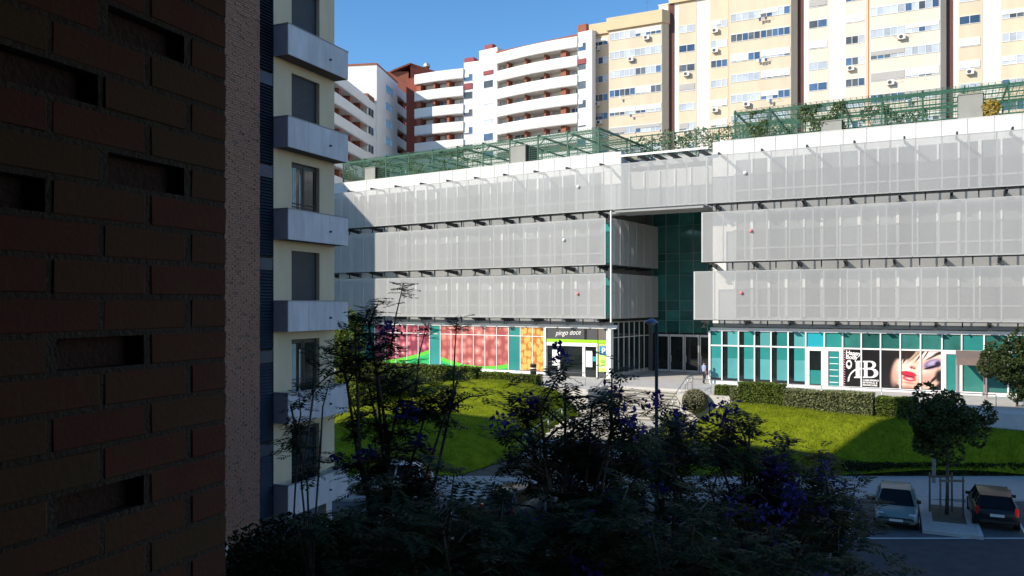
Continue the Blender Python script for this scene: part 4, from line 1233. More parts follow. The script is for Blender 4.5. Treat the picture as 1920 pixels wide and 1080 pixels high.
# right white block
AF = Fr(-5.4, 134.5, math.atan2(-8.7, 12.75))
wa = AF.thing('white_apartment_block', 'sunlit white apartment block with five long curved balconies', 'apartment block', 12, 6, 0)
xa0, xa1 = AF.xat(930), AF.xat(1082)
LW = AF.xat(1100)
top = 51.0
AF.box(wa, 'wall', wht, -.4, xa0, .35, 12, 0, 52.2)
AF.box(wa, 'loggia_back_wall', wht, xa0, xa1, 1.5, 12, 0, top+.2)
AF.box(wa, 'wall', wht, xa1, AF.xat(1110,.25), .25, 1.4, 0, 51.6)
AF.box(wa, 'roof_coping', terra, xa0-.2, xa1+.2, .3, 12, top+.2, top+.45)
loggias(AF, wa, xa0, xa1, top, 7, [(.13,.15),(.36,.38),(.60,.62),(.80,.86)], seed=4, curve=.6, pitch=2.95)
rr = random.Random(9)
for k in range(6):
    z = 49.3-2.95*k
    window(AF, wa, AF.xat(907,.35), AF.xat(925,.35), .35, z-.7, z+.6, 1, rr, rr.choice(('blind','half','glass')))
    window(AF, wa, AF.xat(1084,.25), AF.xat(1099,.25), .25, z-.7, z+.6, 1, rr, rr.choice(('blind','half','glass')))
    if k in (0,): 
        AF.box(wa, 'red_panel', redp_m, AF.xat(907,.35), AF.xat(925,.35), .2, .34, z-1.4, z-.75)
AF.box(wa, 'red_panel', redp_m, AF.xat(1084,.25), AF.xat(1099,.25), .1, .24, 46.6, 47.4)
AF.box(wa, 'red_roof_box', terra, xa1-.2, xa1+1.3, .6, 1.4, 51.6, 52.9)
AF.box(wa, 'red_roof_box', redp_m, AF.xat(905), AF.xat(920), .5, 1.5, 52.2, 53.0)
# middle white block
MF = Fr(-17.1, 140.0, math.atan2(-4.0, 8.8))
wb = MF.thing('white_apartment_block', 'white balcony block half in shade next to the brown corner', 'apartment block', 8, 6, 0)
xb0, xb1 = MF.xat(777), MF.xat(868); LB = MF.xat(901)
MF.box(wb, 'loggia_back_wall', terra_d, xb0, xb1, 1.5, 12, 0, 49.6)
MF.box(wb, 'wall', wht, xb1, LB, .35, 12, 0, 50.6)
MF.box(wb, 'red_roof_box', redp_m, MF.xat(868), MF.xat(886), .5, 2.5, 50.6, 51.4)
loggias(MF, wb, xb0, xb1, 49.6, 7, [(.03,.12),(.38,.42),(.66,.71)], seed=6, curve=.25)
for k in range(6):
    z = 48.0-3.0*k
    window(MF, wb, MF.xat(870,.35), MF.xat(886,.35), .35, z-.7, z+.6, 1, rr, rr.choice(('blind','half','glass')))
MF.box(wb, 'red_panel', redp_m, MF.xat(870,.35), MF.xat(886,.35), .2, .34, 46.0, 47.0)
# brown corner tower between
MF.box(wb, 'brown_corner', terra_d, xb0-2.4, xb0-.1, 1.2, 9, 0, 49.5)
# shaded white block on the left, turned towards the right
CF = Fr(-25.6, 115.0, math.atan2(22.0, 3.5))
wc = CF.thing('white_apartment_block', 'shaded white apartment block seen between the tower and the brown corner', 'apartment block', 14, 6, 0)
x1_, x2_, x3_, x4_ = CF.xat(692), CF.xat(702), CF.xat(746), CF.xat(768)
CF.box(wc, 'loggia_back_wall', terra, -10, x1_, 1.5, 14, 0, 42.6)
CF.box(wc, 'wall', wht, x1_, x2_+1.5, .3, 14, 0, 43.0)
loggias(CF, wc, -10, x1_, 43.0, 6, [(.25,.29),(.50,.53),(.68,.72),(.86,.90)], seed=8, curve=.2)
CF.box(wc, 'wall', wht, x2_+1.5, x3_, .1, 14, 0, 49.6)
CF.box(wc, 'roof_coping', terra, x2_+1.4, x3_+.1, .05, 14.1, 49.6, 49.9)
CF.box(wc, 'loggia_back_wall', terra_d, x3_, x4_+1, 1.2, 14, 0, 49.0)
loggias(CF, wc, x3_, x4_, 49.0, 7, [(.55,.62)], seed=12)
for k in range(5):
    z = 47.0-3.0*k
    window(CF, wc, CF.xat(723,.1), CF.xat(736,.1), .1, z-.7, z+.7, 2, rr, 'glass')
    z = 41.0-3.0*k
    window(CF, wc, CF.xat(690,.3), CF.xat(700,.3), .3, z-.7, z+.7, 2, rr, 'glass')
CF.box(wc, 'red_roof_box', terra, x1_+.5, x2_+1.2, .4, 3, 43.0, 43.9)
# terracotta roof house with solar panels and a chimney pot on top of the corner
rh = thing('roof_house', 'terracotta roof house with sloping roof behind the shaded white block', 'roof house', (-22,163,40))
zr0 = 49.0
b = MB(); b.prism([(at(712,0,160).x,160),(at(766,0,160).x,160),(at(766,0,160).x,170),(at(712,0,160).x,170)], 40, at(0,134,160).z, 'xy'); WF.mesh(rh, 'wall', b, terra)
xa_, xb_ = at(733,0,160).x, at(770,0,160).x
zt, zl = at(0,119,160).z, at(0,134,160).z
b = MB(); b.add([(xa_,159.4,zl),(xb_,159.4,zt),(xb_,170,zt),(xa_,170,zl),(xa_,159.4,zl-.3),(xb_,159.4,zt-.3),(xb_,170,zt-.3),(xa_,170,zl-.3)], [(0,1,2,3),(7,6,5,4),(0,4,5,1),(1,5,6,2),(2,6,7,3),(3,7,4,0)]); WF.mesh(rh, 'roof', b, terra)
xc_ = at(815,0,161).x
b = MB(); b.add([(xb_,159.6,zt),(xc_,161,zl+.4),(xc_,170,zl+.4),(xb_,170,zt),(xb_,159.6,40),(xc_,161,40),(xc_,170,40),(xb_,170,40)], [(0,1,2,3),(0,4,5,1),(1,5,6,2),(2,6,7,3),(3,7,4,0)]); WF.mesh(rh, 'gable', b, terra_d)
for k in range(4):
    f0, f1 = .12+.2*k, .12+.2*k+.17
    b = MB(); L = lambda f, dz: (xa_+(xb_-xa_)*f, 159.3, zl+(zt-zl)*f+dz)
    a_, c_ = L(f0,.10), L(f1,.10)
    b.add([a_, c_, (c_[0],161.0,c_[2]+.5), (a_[0],161.0,a_[2]+.5)], [(0,1,2,3)]); WF.mesh(rh, 'solar_panel', b, glass_blue)
cx = at(800,0,163)
b = MB(); b.tube([(cx.x,163,zl-1),(cx.x,163,at(0,126,163).z)],[.55,.5],8); WF.mesh(rh, 'chimney', b, terra)
b = MB(); b.tube([(cx.x,163,at(0,126,163).z),(cx.x,163,at(0,121,163).z),(cx.x,163,at(0,117,163).z)],[.75,.7,.2],10); WF.mesh(rh, 'chimney_cowl', b, mat('zinc_cowl', (.45,.47,.48), .4, metal=.5))
# ------------------------------------------------------------------ vegetation
bark = mat('tree_bark', (.09,.07,.055), .95, .3, 8, bump=.5, bscale=30)
bark_l = mat('pale_bark', (.22,.19,.15), .95, .3, 8)
jac_leaf = leaf_mat('feathery_leaves', (.012,.021,.006), (.034,.046,.014), .6, .22)
jac_flower = leaf_mat('violet_blossom', (.030,.020,.12), (.075,.05,.22), .7, .2)
round_leaf = leaf_mat('glossy_tree_leaves', (.028,.045,.014), (.085,.11,.04), .45, .25)
hedge_leaf = leaf_mat('clipped_hedge_leaves', (.06,.10,.012), (.19,.23,.05), .6, .25)
hedge_pale = leaf_mat('grey_green_hedge_leaves', (.13,.15,.06), (.30,.31,.16), .6, .25)
ball_leaf = leaf_mat('pale_ball_bush_leaves', (.16,.15,.08), (.34,.32,.20), .65, .2)
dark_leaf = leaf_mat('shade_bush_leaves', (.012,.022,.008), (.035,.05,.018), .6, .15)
shrub_leaf = leaf_mat('rusty_shrub_leaves', (.10,.09,.02), (.26,.15,.05), .6, .25)

def frond(b, base, d, L, rr):
    """one feathery compound leaf: a drooping midrib with paired leaflets"""
    d = d.normalized()
    side = d.cross(Vector((0,0,1)))
    side = side.normalized() if side.length > 1e-3 else Vector((1,0,0))
    n = 7; p = Vector(base)
    up = side.cross(d)
    for i in range(n):
        t = i/n
        dd = (d + Vector((0,0,-1))*(.15+.75*t)*.55).normalized()
        q = p + dd*(L/n)
        w = L*.34*math.sin(math.pi*(.18+.78*t))
        for s in (-1, 1):
            tip = p + side*s*w + dd*w*.55 + Vector((0,0,-.12*w)) + up*rr.uniform(-.02,.02)
            m = p.lerp(tip, .5)
            ex = dd*(L*.062)
            b.add([p, m-ex, tip, m+ex], [(0,1,2,3)])
        p = q
def blossom(b, c, r, rr):
    for _ in range(26):
        d = Vector((rr.gauss(0,1), rr.gauss(0,1), rr.gauss(.3,1)))*.5*r
        leaf(b, Vector(c)+d, r*rr.uniform(.22,.40), rr)

def jacaranda(label, base, limbs, seed, nsub=4, frn=9, L=.5, flowers=.25, leaders=(), trunk_r=.10, reach=1.0):
    """limbs: list of world points the main limbs grow to; leaders: thin upright shoots ending in a rosette"""
    rr = random.Random(seed)
    base = Vector(base)
    t = thing('jacaranda_tree', label, 'tree', base, 'jacaranda trees along the near pavement')
    tb = MB(); fb = MB(); pb = MB()
    top = sum((Vector(l) for l in limbs), Vector())/len(limbs)
    fork = base.lerp(Vector((top.x, top.y, base.z + (top.z-base.z)*.55)), .8)
    fork.z = base.z + (min(l[2] for l in limbs)-base.z)*.62
    tb.tube([base, base.lerp(fork,.5)+Vector((rr.uniform(-.12,.12),rr.uniform(-.1,.1),0)), fork], [trunk_r*1.25, trunk_r, trunk_r*.85], 7)
    tips = []
    for l in limbs:
        l = Vector(l)
        mid = fork.lerp(l,.5) + Vector((rr.uniform(-.25,.25), rr.uniform(-.25,.25), rr.uniform(-.1,.3)))
        tb.tube([fork, mid, l], [trunk_r*.6, trunk_r*.36, .02], 5)
        tips.append(l)
        for s in range(nsub):
            f = rr.uniform(.35,.95); st = mid.lerp(l, f) if f > .5 else fork.lerp(mid, .6+f*.6)
            e = st + Vector((rr.gauss(0,1), rr.gauss(0,1), rr.gauss(.25,.6))).normalized()*rr.uniform(.5,1.15)*reach
            tb.tube([st, st.lerp(e,.5)+Vector((0,0,.08)), e], [.028,.018,.008], 4)
            tips.append(e)
            if rr.random() < .7: tips.append(st.lerp(e,.55))
    for l in leaders:
        l = Vector(l); st = min(tips, key=lambda q: (q-(l-Vector((0,0,1.3)))).length)
        m = st.lerp(l,.5) + Vector((rr.uniform(-.12,.12),0,.1))
        tb.tube([st, m, l], [.022,.015,.008], 5)
        for k in range(frn*2):
            a = 2*math.pi*k/(frn*1.3)
            frond(fb, l-Vector((0,0,rr.uniform(0,.3))), Vector((math.cos(a),math.sin(a),rr.uniform(.0,.7))), L*rr.uniform(.6,.9), rr)
    for q in tips:
        for k in range(frn):
            a = rr.uniform(0, 2*math.pi)
            frond(fb, q+Vector((rr.gauss(0,.10),rr.gauss(0,.10),rr.gauss(0,.10))), Vector((math.cos(a),math.sin(a),rr.uniform(-.35,.75))), L*rr.uniform(.65,1.2), rr)
        if rr.random() < flowers*.75:
            for _ in range(2): blossom(pb, q+Vector((rr.gauss(0,.14),rr.gauss(0,.14)-.1,.12+rr.random()*.15)), rr.uniform(.12,.22), rr)
    WF.mesh(t, 'trunk', tb, bark, True)
    WF.mesh(t, 'crown', fb, jac_leaf)
    if pb.v: WF.mesh(t, 'blossom', pb, jac_flower)
    return t
def pts(lst, Y, rr, dy=1.0): return [at(px, py, Y+rr.uniform(-dy,dy)) for px, py in lst]
rr = random.Random(41)
def under(px, Y): p = at(px, 600, Y); return (p.x, Y, .1)
jacaranda('slender jacaranda with tall leader shoots in front of the fruit posters', under(700,16), 
          pts([(640,650),(690,600),(665,610),(690,720),(760,700),(800,770),(850,730),(720,800),(690,860),(780,840),(860,700),(700,640)],16,rr), 51, 5, 10, .46, .10,
          leaders=[at(757,530,16.2), at(857,597,15.7), at(800,610,16.4), at(690,585,16)], reach=.75)
jacaranda('thin young jacaranda leaning in front of the tower balconies', under(628,14.5), pts([(545,760),(560,800),(600,850),(590,720)],14.5,rr,.5), 52, 2, 6, .34, .0,
          leaders=[at(560,735,14.5), at(622,700,14.6)], trunk_r=.05, reach=.28)
jacaranda('broad dark jacaranda with violet blossom below the supermarket entrance', under(1090,14), 
          pts([(985,790),(1010,750),(1060,730),(1110,760),(1150,790),(1180,830),(1020,860),(1080,840),(1130,880),(1170,920),(1020,910),(1060,930),(1165,745)],14,rr), 53, 5, 11, .46, .26)
jacaranda('dark jacaranda beside the lamp post', under(1255,17), pts([(1230,820),(1260,800),(1280,850),(1225,880),(1275,910),(1240,930)],17,rr), 54, 5, 10, .45, .25)
jacaranda('jacaranda with a pointed top in front of the right lawn', under(1440,15),
          pts([(1405,805),(1350,860),(1440,870),(1390,850),(1500,900),(1330,910),(1420,920),(1560,930),(1480,960),(1370,960),(1540,900),(1595,960)],15,rr), 55, 5, 10, .46, .3,
          leaders=[at(1405,790,15), at(1370,835,15.3), at(1475,825,15)])
jacaranda('dark jacaranda crown across the bottom centre', under(850,10), pts([(700,1015),(760,1000),(830,995),(900,1000),(960,1010),(1010,1020),(880,1040),(780,1040),(950,1060),(720,1060)],10.5,rr,1.2), 56, 6, 10, .46, .03, trunk_r=.14)
jacaranda('dark jacaranda crown at the bottom right of centre', under(1300,10.5), pts([(1080,1000),(1150,980),(1220,990),(1300,985),(1360,1010),(1430,1020),(1520,1035),(1600,1050),(1180,1050),(1330,1060)],11,rr,1.2), 57, 6, 10, .46, .08, trunk_r=.14)

jacaranda('low dark jacaranda left of the stairs foot', under(800,17), pts([(720,940),(790,960),(690,970),(760,990),(850,985),(880,1010)],17.5,rr), 58, 3, 8, .5, .06)
jacaranda('low dark jacaranda below the stairs', under(1080,18), pts([(1060,960),(1120,940),(1180,960),(1020,1000),(1100,1000),(1230,1000)],18.5,rr), 59, 3, 8, .5, .10)
jacaranda('low dark jacaranda hiding the blue car', under(1480,17), pts([(1380,930),(1440,950),(1520,940),(1590,970),(1400,1000),(1600,1020),(1540,1010)],18,rr), 60, 4, 8, .5, .10)

def round_tree(label, base, centre, rx, rz, n, seed, lm=None, s=.10, tr=.07, bk=None):
    rr = random.Random(seed); c = Vector(centre); base = Vector(base)
    t = thing('round_tree', label, 'tree', base)
    b = MB()
    lobes = [(c, 1.0)]
    lobes = [(c, .62)]
    for _ in range(26):
        d = Vector((rr.gauss(0,1),rr.gauss(0,1),rr.gauss(0,.9))).normalized()
        k = rr.uniform(.5,.95)
        lobes.append((c+Vector((d.x*rx*k,d.y*rx*k,d.z*rz*k)), rr.uniform(.20,.40)))
    for q, f in lobes:
        m = int(n*f*f*.62)
        for _ in range(m):
            d = Vector((rr.gauss(0,1),rr.gauss(0,1),rr.gauss(0,1))).normalized()*(.55+.45*rr.random()**.4)
            p = q+Vector((d.x*rx*f,d.y*rx*f,d.z*rz*f))
            if noise.noise(p*1.9) < -.12: continue
            leaf(b, p, s*rr.uniform(.6,1.3), rr)
    WF.mesh(t, 'crown', b, lm or round_leaf)
    b = MB(); f = c-Vector((0,0,rz*.6)); b.tube([base, base.lerp(f,.5)+Vector((.04,0,0)), f], [tr*1.2,tr,tr*.9], 8)
    for q, ff in lobes[1:9]: b.tube([f, f.lerp(q,.5)+Vector((0,0,.1)), q], [tr*.6,tr*.4,.01], 5)
    WF.mesh(t, 'trunk', b, bk or bark, True)
    return t
c = at(1768,790,36)
round_tree('dense round tree in the parking island, propped by stakes', (19.35,35.6,.14), (c.x+.05,35.8,c.z), 1.75, 1.9, 9000, 61, s=.085)
c = at(1900,690,48)
round_tree('round tree at the right edge in front of the shops', (c.x,48,1.6), (c.x+.3,48,c.z+.1), 2.1, 2.2, 9000, 62, s=.10)
# stakes round the island tree
sk = thing('tree_stakes', 'wooden stake frame around the trunk of the island tree', 'tree stake', (19.35,35.6,.14))
wood = mat('stake_wood', (.16,.12,.09), .9, .2, 6)
for x, y in ((18.85,35.2),(19.85,35.2),(18.85,36.1),(19.85,36.1)):
    b = MB(); b.tube([(x,y,.12),(x,y,1.9)],[.045,.04],7); WF.mesh(sk, 'stake', b, wood)
b = MB(); b.bar((18.8,35.2,1.72),(19.9,35.2,1.72),.07,.09); b.bar((18.8,36.1,1.72),(19.9,36.1,1.72),.07,.09); WF.mesh(sk, 'cross_bar', b, wood)

def hedge(name, label, fr, x0, x1, y0, y1, z0, z1, n, lm, seed, rag=.06, s=.07):
    rr = random.Random(seed)
    t = fr.thing(name, label, 'hedge', (x0+x1)/2, (y0+y1)/2, z0)
    b = MB(); b.mi = 0
    b.box(x0+.12, x1-.12, y0+.12, y1-.12, z0, z1-.12)
    o = fr.mesh(t, 'branches', b, mat('hedge_core', (.02,.03,.008), .95) if 'hedge_core' not in MATS else MATS['hedge_core'])
    b = MB()
    A = [(x1-x0)*(y1-y0), (x1-x0)*(z1-z0), (y1-y0)*(z1-z0)]
    for _ in range(n):
        f = rr.choices((0,1,2,3), (A[0], A[1], A[2], A[2]))[0]
        x, y, z = rr.uniform(x0,x1), rr.uniform(y0,y1), rr.uniform(z0,z1)
        if f == 0: z = z1
        elif f == 1: y = y0
        elif f == 2: x = x0
        else: x = x1
        w = .10*noise.noise(Vector((x*1.3,y*1.3,z*1.3+seed)))
        dep = -abs(rr.gauss(0,rag))
        if f == 0: z += w+dep
        elif f == 1: y += -w-dep
        elif f == 2: x += -w-dep
        else: x += w+dep
        leaf(b, Vector((x,y,z)), s*rr.uniform(.6,1.25), rr)
    fr.mesh(t, 'foliage', b, lm)
hy = -2.9
def hx(px): return SF.xat(px, hy)
hedge('clipped_hedge', 'dark green clipped hedge in front of the last teal panes', SF, hx(1391), hx(1474), hy-.9, hy+.3, 2.2, 4.42, 6500, hedge_leaf, 71)
hedge('clipped_hedge', 'pale grey-green clipped hedge below the black poster', SF, hx(1476), hx(1640), hy-.95, hy+.3, 2.0, 4.15, 9000, hedge_pale, 72)
hedge('clipped_hedge', 'green clipped hedge at the right end of the pale hedge', SF, hx(1645), hx(1716), hy-.8, hy+.4, 1.8, 3.95, 5000, hedge_leaf, 73)
hedge('clipped_hedge', 'low dark hedge behind the round bush', SF, hx(1334), hx(1372), -2.3, -1.4, 2.3, 4.0, 3500, hedge_leaf, 74)
hedge('clipped_hedge', 'narrow pale hedge end between two dark hedges', SF, hx(1374), hx(1389), hy-.6, hy+.2, 2.3, 4.0, 1800, hedge_pale, 75)
hy2 = -3.0
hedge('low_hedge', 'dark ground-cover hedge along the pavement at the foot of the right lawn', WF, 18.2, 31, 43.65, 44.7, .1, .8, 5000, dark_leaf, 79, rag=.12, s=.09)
hedge('low_hedge', 'low green hedge along the terrace above the left lawn', SF, SF.xat(905,hy2), SF.xat(1012,hy2), -3.6, -2.5, 3.0, 4.15, 5500, hedge_leaf, 76)
hedge('low_hedge', 'long leafy hedge below the pink fruit poster', SF, SF.xat(640,hy2), SF.xat(898,hy2), -3.7, -2.5, 3.0, 4.5, 9000, hedge_leaf, 77, rag=.14, s=.11)
# ball bush
bc = at(1303,752,54.0)
t = thing('ball_bush', 'pale clipped ball-shaped bush at the top of the stairs', 'bush', (bc.x,54,2.6))
b = MB(); rr = random.Random(78)
for _ in range(4200):
    d = Vector((rr.gauss(0,1),rr.gauss(0,1),rr.gauss(0,1))).normalized()
    leaf(b, Vector((bc.x,54,bc.z))+Vector((d.x*.86,d.y*.86,d.z*.82))*(1-abs(rr.gauss(0,.05))), .06*rr.uniform(.6,1.3), rr)
WF.mesh(t, 'foliage', b, ball_leaf)
bl = ball(.74, 14, 10); bl.v = [(x+bc.x,y+54,z+bc.z) for x,y,z in bl.v]; WF.mesh(t, 'branches', bl, MATS['hedge_core'])
b = MB(); b.tube([(bc.x,54,2.2),(bc.x,54,bc.z)],[.07,.05],6); WF.mesh(t, 'stem', b, bark)
# shrubs at the foot of the right lawn and beside the stairs
def shrub(label, px, py, Y, rx, rz, n, lm, seed, s=.09, z0=None):
    c = at(px, py, Y); rr = random.Random(seed)
    zb = .1 if z0 is None else z0
    t = thing('shrub', label, 'shrub', (c.x,Y,zb))
    b = MB(); leaf_blob(b, c, rx, rx*.8, rz, n, s, rr, .3); WF.mesh(t, 'foliage', b, lm)
    b = MB()
    for _ in range(5): b.tube([(c.x+rr.uniform(-.1,.1),Y,zb),(c.x+rr.uniform(-rx,rx)*.6,Y+rr.uniform(-.2,.2),c.z)],[.03,.01],4)
    WF.mesh(t, 'stem', b, bark)
shrub('rusty shrub at the foot of the right lawn', 1540, 872, 44.4, 1.5, .7, 1500, shrub_leaf, 81)
shrub('green and rusty shrub left of the lawn foot', 1450, 880, 44.0, 1.4, .6, 1300, shrub_leaf, 82)
shrub('grey-green shrub by the grey post', 1330, 850, 45.2, 1.3, .7, 1300, hedge_pale, 83)
shrub('dark shrub between the stairs and the right lawn', 1265, 800, 50, 1.0, 1.0, 1600, hedge_leaf, 84)
shrub('dark shrub lower down beside the stairs', 1240, 850, 47, 1.2, 1.0, 1600, hedge_leaf, 85)
shrub('sunlit bush in front of the left lawn by the tower', 665, 725, 56, 2.4, 1.4, 2600, hedge_leaf, 86, .13, 1.5)
shrub('second sunlit bush below the pink poster', 745, 712, 57, 2.0, 1.1, 2200, hedge_leaf, 87, .13, 1.5)
shrub('tall dark bush behind the tower corner', 650, 640, 60, 1.6, 2.6, 2200, hedge_leaf, 88, .14, 1.5)
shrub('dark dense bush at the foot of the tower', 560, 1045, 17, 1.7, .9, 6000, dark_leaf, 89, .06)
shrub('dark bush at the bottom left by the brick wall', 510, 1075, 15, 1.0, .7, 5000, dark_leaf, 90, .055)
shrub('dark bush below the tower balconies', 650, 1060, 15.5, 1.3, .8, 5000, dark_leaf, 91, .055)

# ------------------------------------------------------------------ street furniture
lamp_m = mat('dark_lamp_paint', (.028,.028,.032), .6)
lp = at(1231, 606, 23)
t = thing('street_lamp', 'tall dark street lamp with a dish head in front of the glass recess', 'street lamp', (lp.x,23,0))
b = MB(); b.tube([(lp.x,23,0),(lp.x,23,.9),(lp.x,23,.95),(lp.x,23,lp.z)], [.085,.085,.06,.045], 10); WF.mesh(t, 'pole', b, lamp_m, True)
hx_ = lp.x-.15
b = MB(); b.tube([(hx_,23,lp.z+.0),(hx_,23,lp.z+.03),(hx_,23,lp.z+.09),(hx_,23,lp.z+.13)], [.19,.20,.12,.04], 14); WF.mesh(t, 'lamp_head', b, mat('lamp_head_paint', (.10,.15,.26), .4), True)
b = MB(); b.bar((lp.x,23,lp.z-.05),(hx_,23,lp.z+.06),.04); WF.mesh(t, 'arm', b, lamp_m)
b = MB(); b.tube([(hx_,23,lp.z-.03),(hx_,23,lp.z-.001)], [.12,.15], 12); WF.mesh(t, 'lamp_glass', b, fwhite)
p = at(1303,866,45)
t = thing('signpost', 'plain grey signpost at the foot of the right lawn', 'post', (p.x,45,.1))
b = MB(); b.tube([(p.x,45,.1),(p.x,45,at(0,790,45).z)], [.09,.09], 8); WF.mesh(t, 'post', b, mat('grey_post', (.33,.33,.32), .7))
b = MB(); b.tube([(p.x,45,at(0,790,45).z),(p.x,45,at(0,787,45).z)], [.11,.06], 8); WF.mesh(t, 'cap', b, MATS['grey_post'])
p = at(1751,860,42)
t = thing('signpost', 'pale bare post behind the round island tree', 'post', (p.x,42,.13))
b = MB(); b.tube([(p.x,42,.13),(p.x,42,3.4)], [.10,.09], 8); WF.mesh(t, 'post', b, bark_l)
b = MB(); b.tube([(p.x,42,3.4),(p.x,42,3.46)], [.12,.05], 8); WF.mesh(t, 'cap', b, bark_l)

# ------------------------------------------------------------------ cars
tyre = mat('tyre_rubber', (.015,.015,.015), .9)
rim = mat('wheel_rim', (.40,.41,.42), .35, metal=.7)
car_glass = mat('car_glass', (.008,.010,.013), .22, spec=.10)
lamp_red = mat('tail_lamp', (.45,.01,.01), .2, spec=.6)
lamp_clear = mat('head_lamp', (.65,.67,.70), .15, spec=.7)
plate_m = mat('number_plate', (.62,.62,.60), .5)
trim = mat('black_trim', (.02,.02,.02), .6)
def lens(me_n=0): pass
def car(label, x, y, ang, paint, seed, group=None, z=0.012):
    """x axis of the car points to its nose"""
    fr = Fr(x, y, ang)
    t = fr.thing('parked_car', label, 'car', 0, 0, z, group)
    w = .86
    # lower body: stations along the length (x, half width, sill height, shoulder height)
    S = [(-2.02,.66,.42,.70),(-1.98,.76,.30,.86),(-1.75,.83,.24,.93),(-1.2,w,.22,.95),(-.3,w,.22,.93),(.6,w,.22,.91),(1.15,.85,.22,.87),(1.7,.82,.24,.76),(1.98,.74,.30,.64),(2.06,.60,.42,.54)]
    vs = []; fs = []; n = 10
    for (sx, hw, zb, zs) in S:
        ring = [(-hw*.9,zb),(-hw*1.0,zb+.14),(-hw,(zb+zs)/2),(-hw*.96,zs-.04),(-hw*.84,zs),(hw*.84,zs),(hw*.96,zs-.04),(hw,(zb+zs)/2),(hw*1.0,zb+.14),(hw*.9,zb)]
        vs += [(sx, yy, z+zz) for yy, zz in ring]
    for i in range(len(S)-1):
        for k in range(n): fs.append((i*n+k, i*n+(k+1)%n, (i+1)*n+(k+1)%n, (i+1)*n+k))
    fs.append(tuple(range(n))); fs.append(tuple((len(S)-1)*n+k for k in range(n))[::-1])
    b = MB(); b.add(vs, fs); body = fr.mesh(t, 'body', b, paint, True)
    # glass house and roof
    G = [(-1.86,.70,.92,.0),(-1.45,.74,1.36,.55),(-.9,.76,1.45,.60),(.0,.76,1.46,.60),(.45,.76,1.40,.58),(1.15,.74,.88,.0)]
    b = MB(); vs = []; fs = []
    for (gx_, hb, zt_, ht) in G:
        ht = ht or hb*.96
        zb = min(zt_-.01, .91)
        vs += [(gx_,-hb,z+zb),(gx_,-ht,z+zt_-.03),(gx_,-ht*.8,z+zt_),(gx_,ht*.8,z+zt_),(gx_,ht,z+zt_-.03),(gx_,hb,z+zb)]
    for i in range(len(G)-1):
        for k in range(5): fs.append((i*6+k, i*6+k+1, (i+1)*6+k+1, (i+1)*6+k))
    b.add(vs, fs); fr.mesh(t, 'windows', b, car_glass, False)
    b = MB(); vs = []; fs = []
    RS = [(-1.47,.55,1.355),(-.9,.605,1.455),(0,.605,1.466),(.45,.585,1.408)]
    for (gx_, ht, zt_) in RS: vs += [(gx_,-ht-.01,z+zt_-.035),(gx_,-ht*.8,z+zt_+.008),(gx_,ht*.8,z+zt_+.008),(gx_,ht+.01,z+zt_-.035)]
    for i in range(3):
        for k in range(3): fs.append((i*4+k, i*4+k+1, (i+1)*4+k+1, (i+1)*4+k))
    b.add(vs, fs); fr.mesh(t, 'roof', b, paint, True)
    for s in (-1, 1):                         # pillars
        for (x0, z0, x1, z1, yb, yt) in ((1.13,.90,.45,1.385,.745,.585),(-.25,.92,-.35,1.44,.765,.61),(-1.5,.95,-1.42,1.35,.745,.56),(-1.86,.93,-1.45,1.36,.69,.54)):
            b = MB(); b.bar((x0,s*yb,z+z0),(x1,s*yt,z+z1),.06,.05); fr.mesh(t, 'pillar', b, paint)
        b = MB(); b.prism([(.55,.92),(.72,.92),(.74,1.03),(.57,1.05)], s*.80, s*.97, 'xz'); b.v = [(a,c_,e+z) for a,c_,e in b.v]; fr.mesh(t, 'mirror', b, trim)
        fr.box(t, 'headlamp', lamp_clear, 1.80, 1.95, s*.62-.13, s*.62+.13, z+.56, z+.70)
        fr.box(t, 'tail_lamp', lamp_red, -2.0, -1.84, s*.70-.07, s*.70+.07, z+.66, z+.98)
        for xx in (-1.28, 1.30):
            b = MB(); b.tube([(xx,s*.66,z+.31),(xx,s*.68,z+.31),(xx,s*.86,z+.31),(xx,s*.88,z+.31)], [.27,.31,.31,.27], 18); wh = fr.mesh(t, 'wheel', b, tyre, True)
            b = MB(); b.tube([(xx,s*.87,z+.31),(xx,s*.89,z+.31)], [.21,.20], 12); fr.mesh(wh, 'rim', b, rim)
    fr.box(t, 'number_plate', plate_m, -2.045, -2.01, -.26, .26, z+.60, z+.71)
    fr.box(t, 'number_plate', plate_m, 2.05, 2.085, -.26, .26, z+.40, z+.50)
    fr.box(t, 'bumper_trim', trim, -2.04, -1.95, -.62, .62, z+.34, z+.46)
    fr.box(t, 'grille', trim, 2.0, 2.075, -.36, .36, z+.505, z+.55)
    fr.box(t, 'lower_grille', trim, 1.93, 2.05, -.50, .50, z+.30, z+.39)
    for s in (-1, 1):
        for xx in (-1.28, 1.30):
            b = MB(); b.tube([(xx,s*.80,z+.31),(xx,s*.868,z+.31)], [.37,.37], 18); fr.mesh(t, 'wheel_arch', b, trim)
        fr.box(t, 'door_handle', trim, -.18, .0, s*.855-.012, s*.855+.012, z+.80, z+.83)
    return t
g = 'cars parked along the street'
def paint(n, c): return mat(n, c, .35, .04, 2, spec=.3, coat=.12, metal=.1)
car('silver-green car facing the camera beside the parking island', at(1682,0,35.2).x, 35.3, BAY+R(-90), paint('silver_green_paint', (.13,.18,.175)), 1, g)
car('black hatchback seen from behind at the right edge', at(1865,0,35).x, 35.2, BAY+R(90), paint('black_paint', (.010,.011,.013)), 2, g)
car('dark blue car standing across the street behind the branches', at(1480,0,30).x, 30, R(180), paint('blue_paint', (.015,.05,.15)), 3, g)
car('white car behind the branches nearest the tower', at(735,0,40).x, 40, R(180), paint('white_paint', (.62,.63,.64)), 4, g, .14)
car('light grey car low down between the trunks on the left', at(706,0,30).x, 30.3, R(180), paint('grey_paint', (.40,.42,.45)), 5, g)
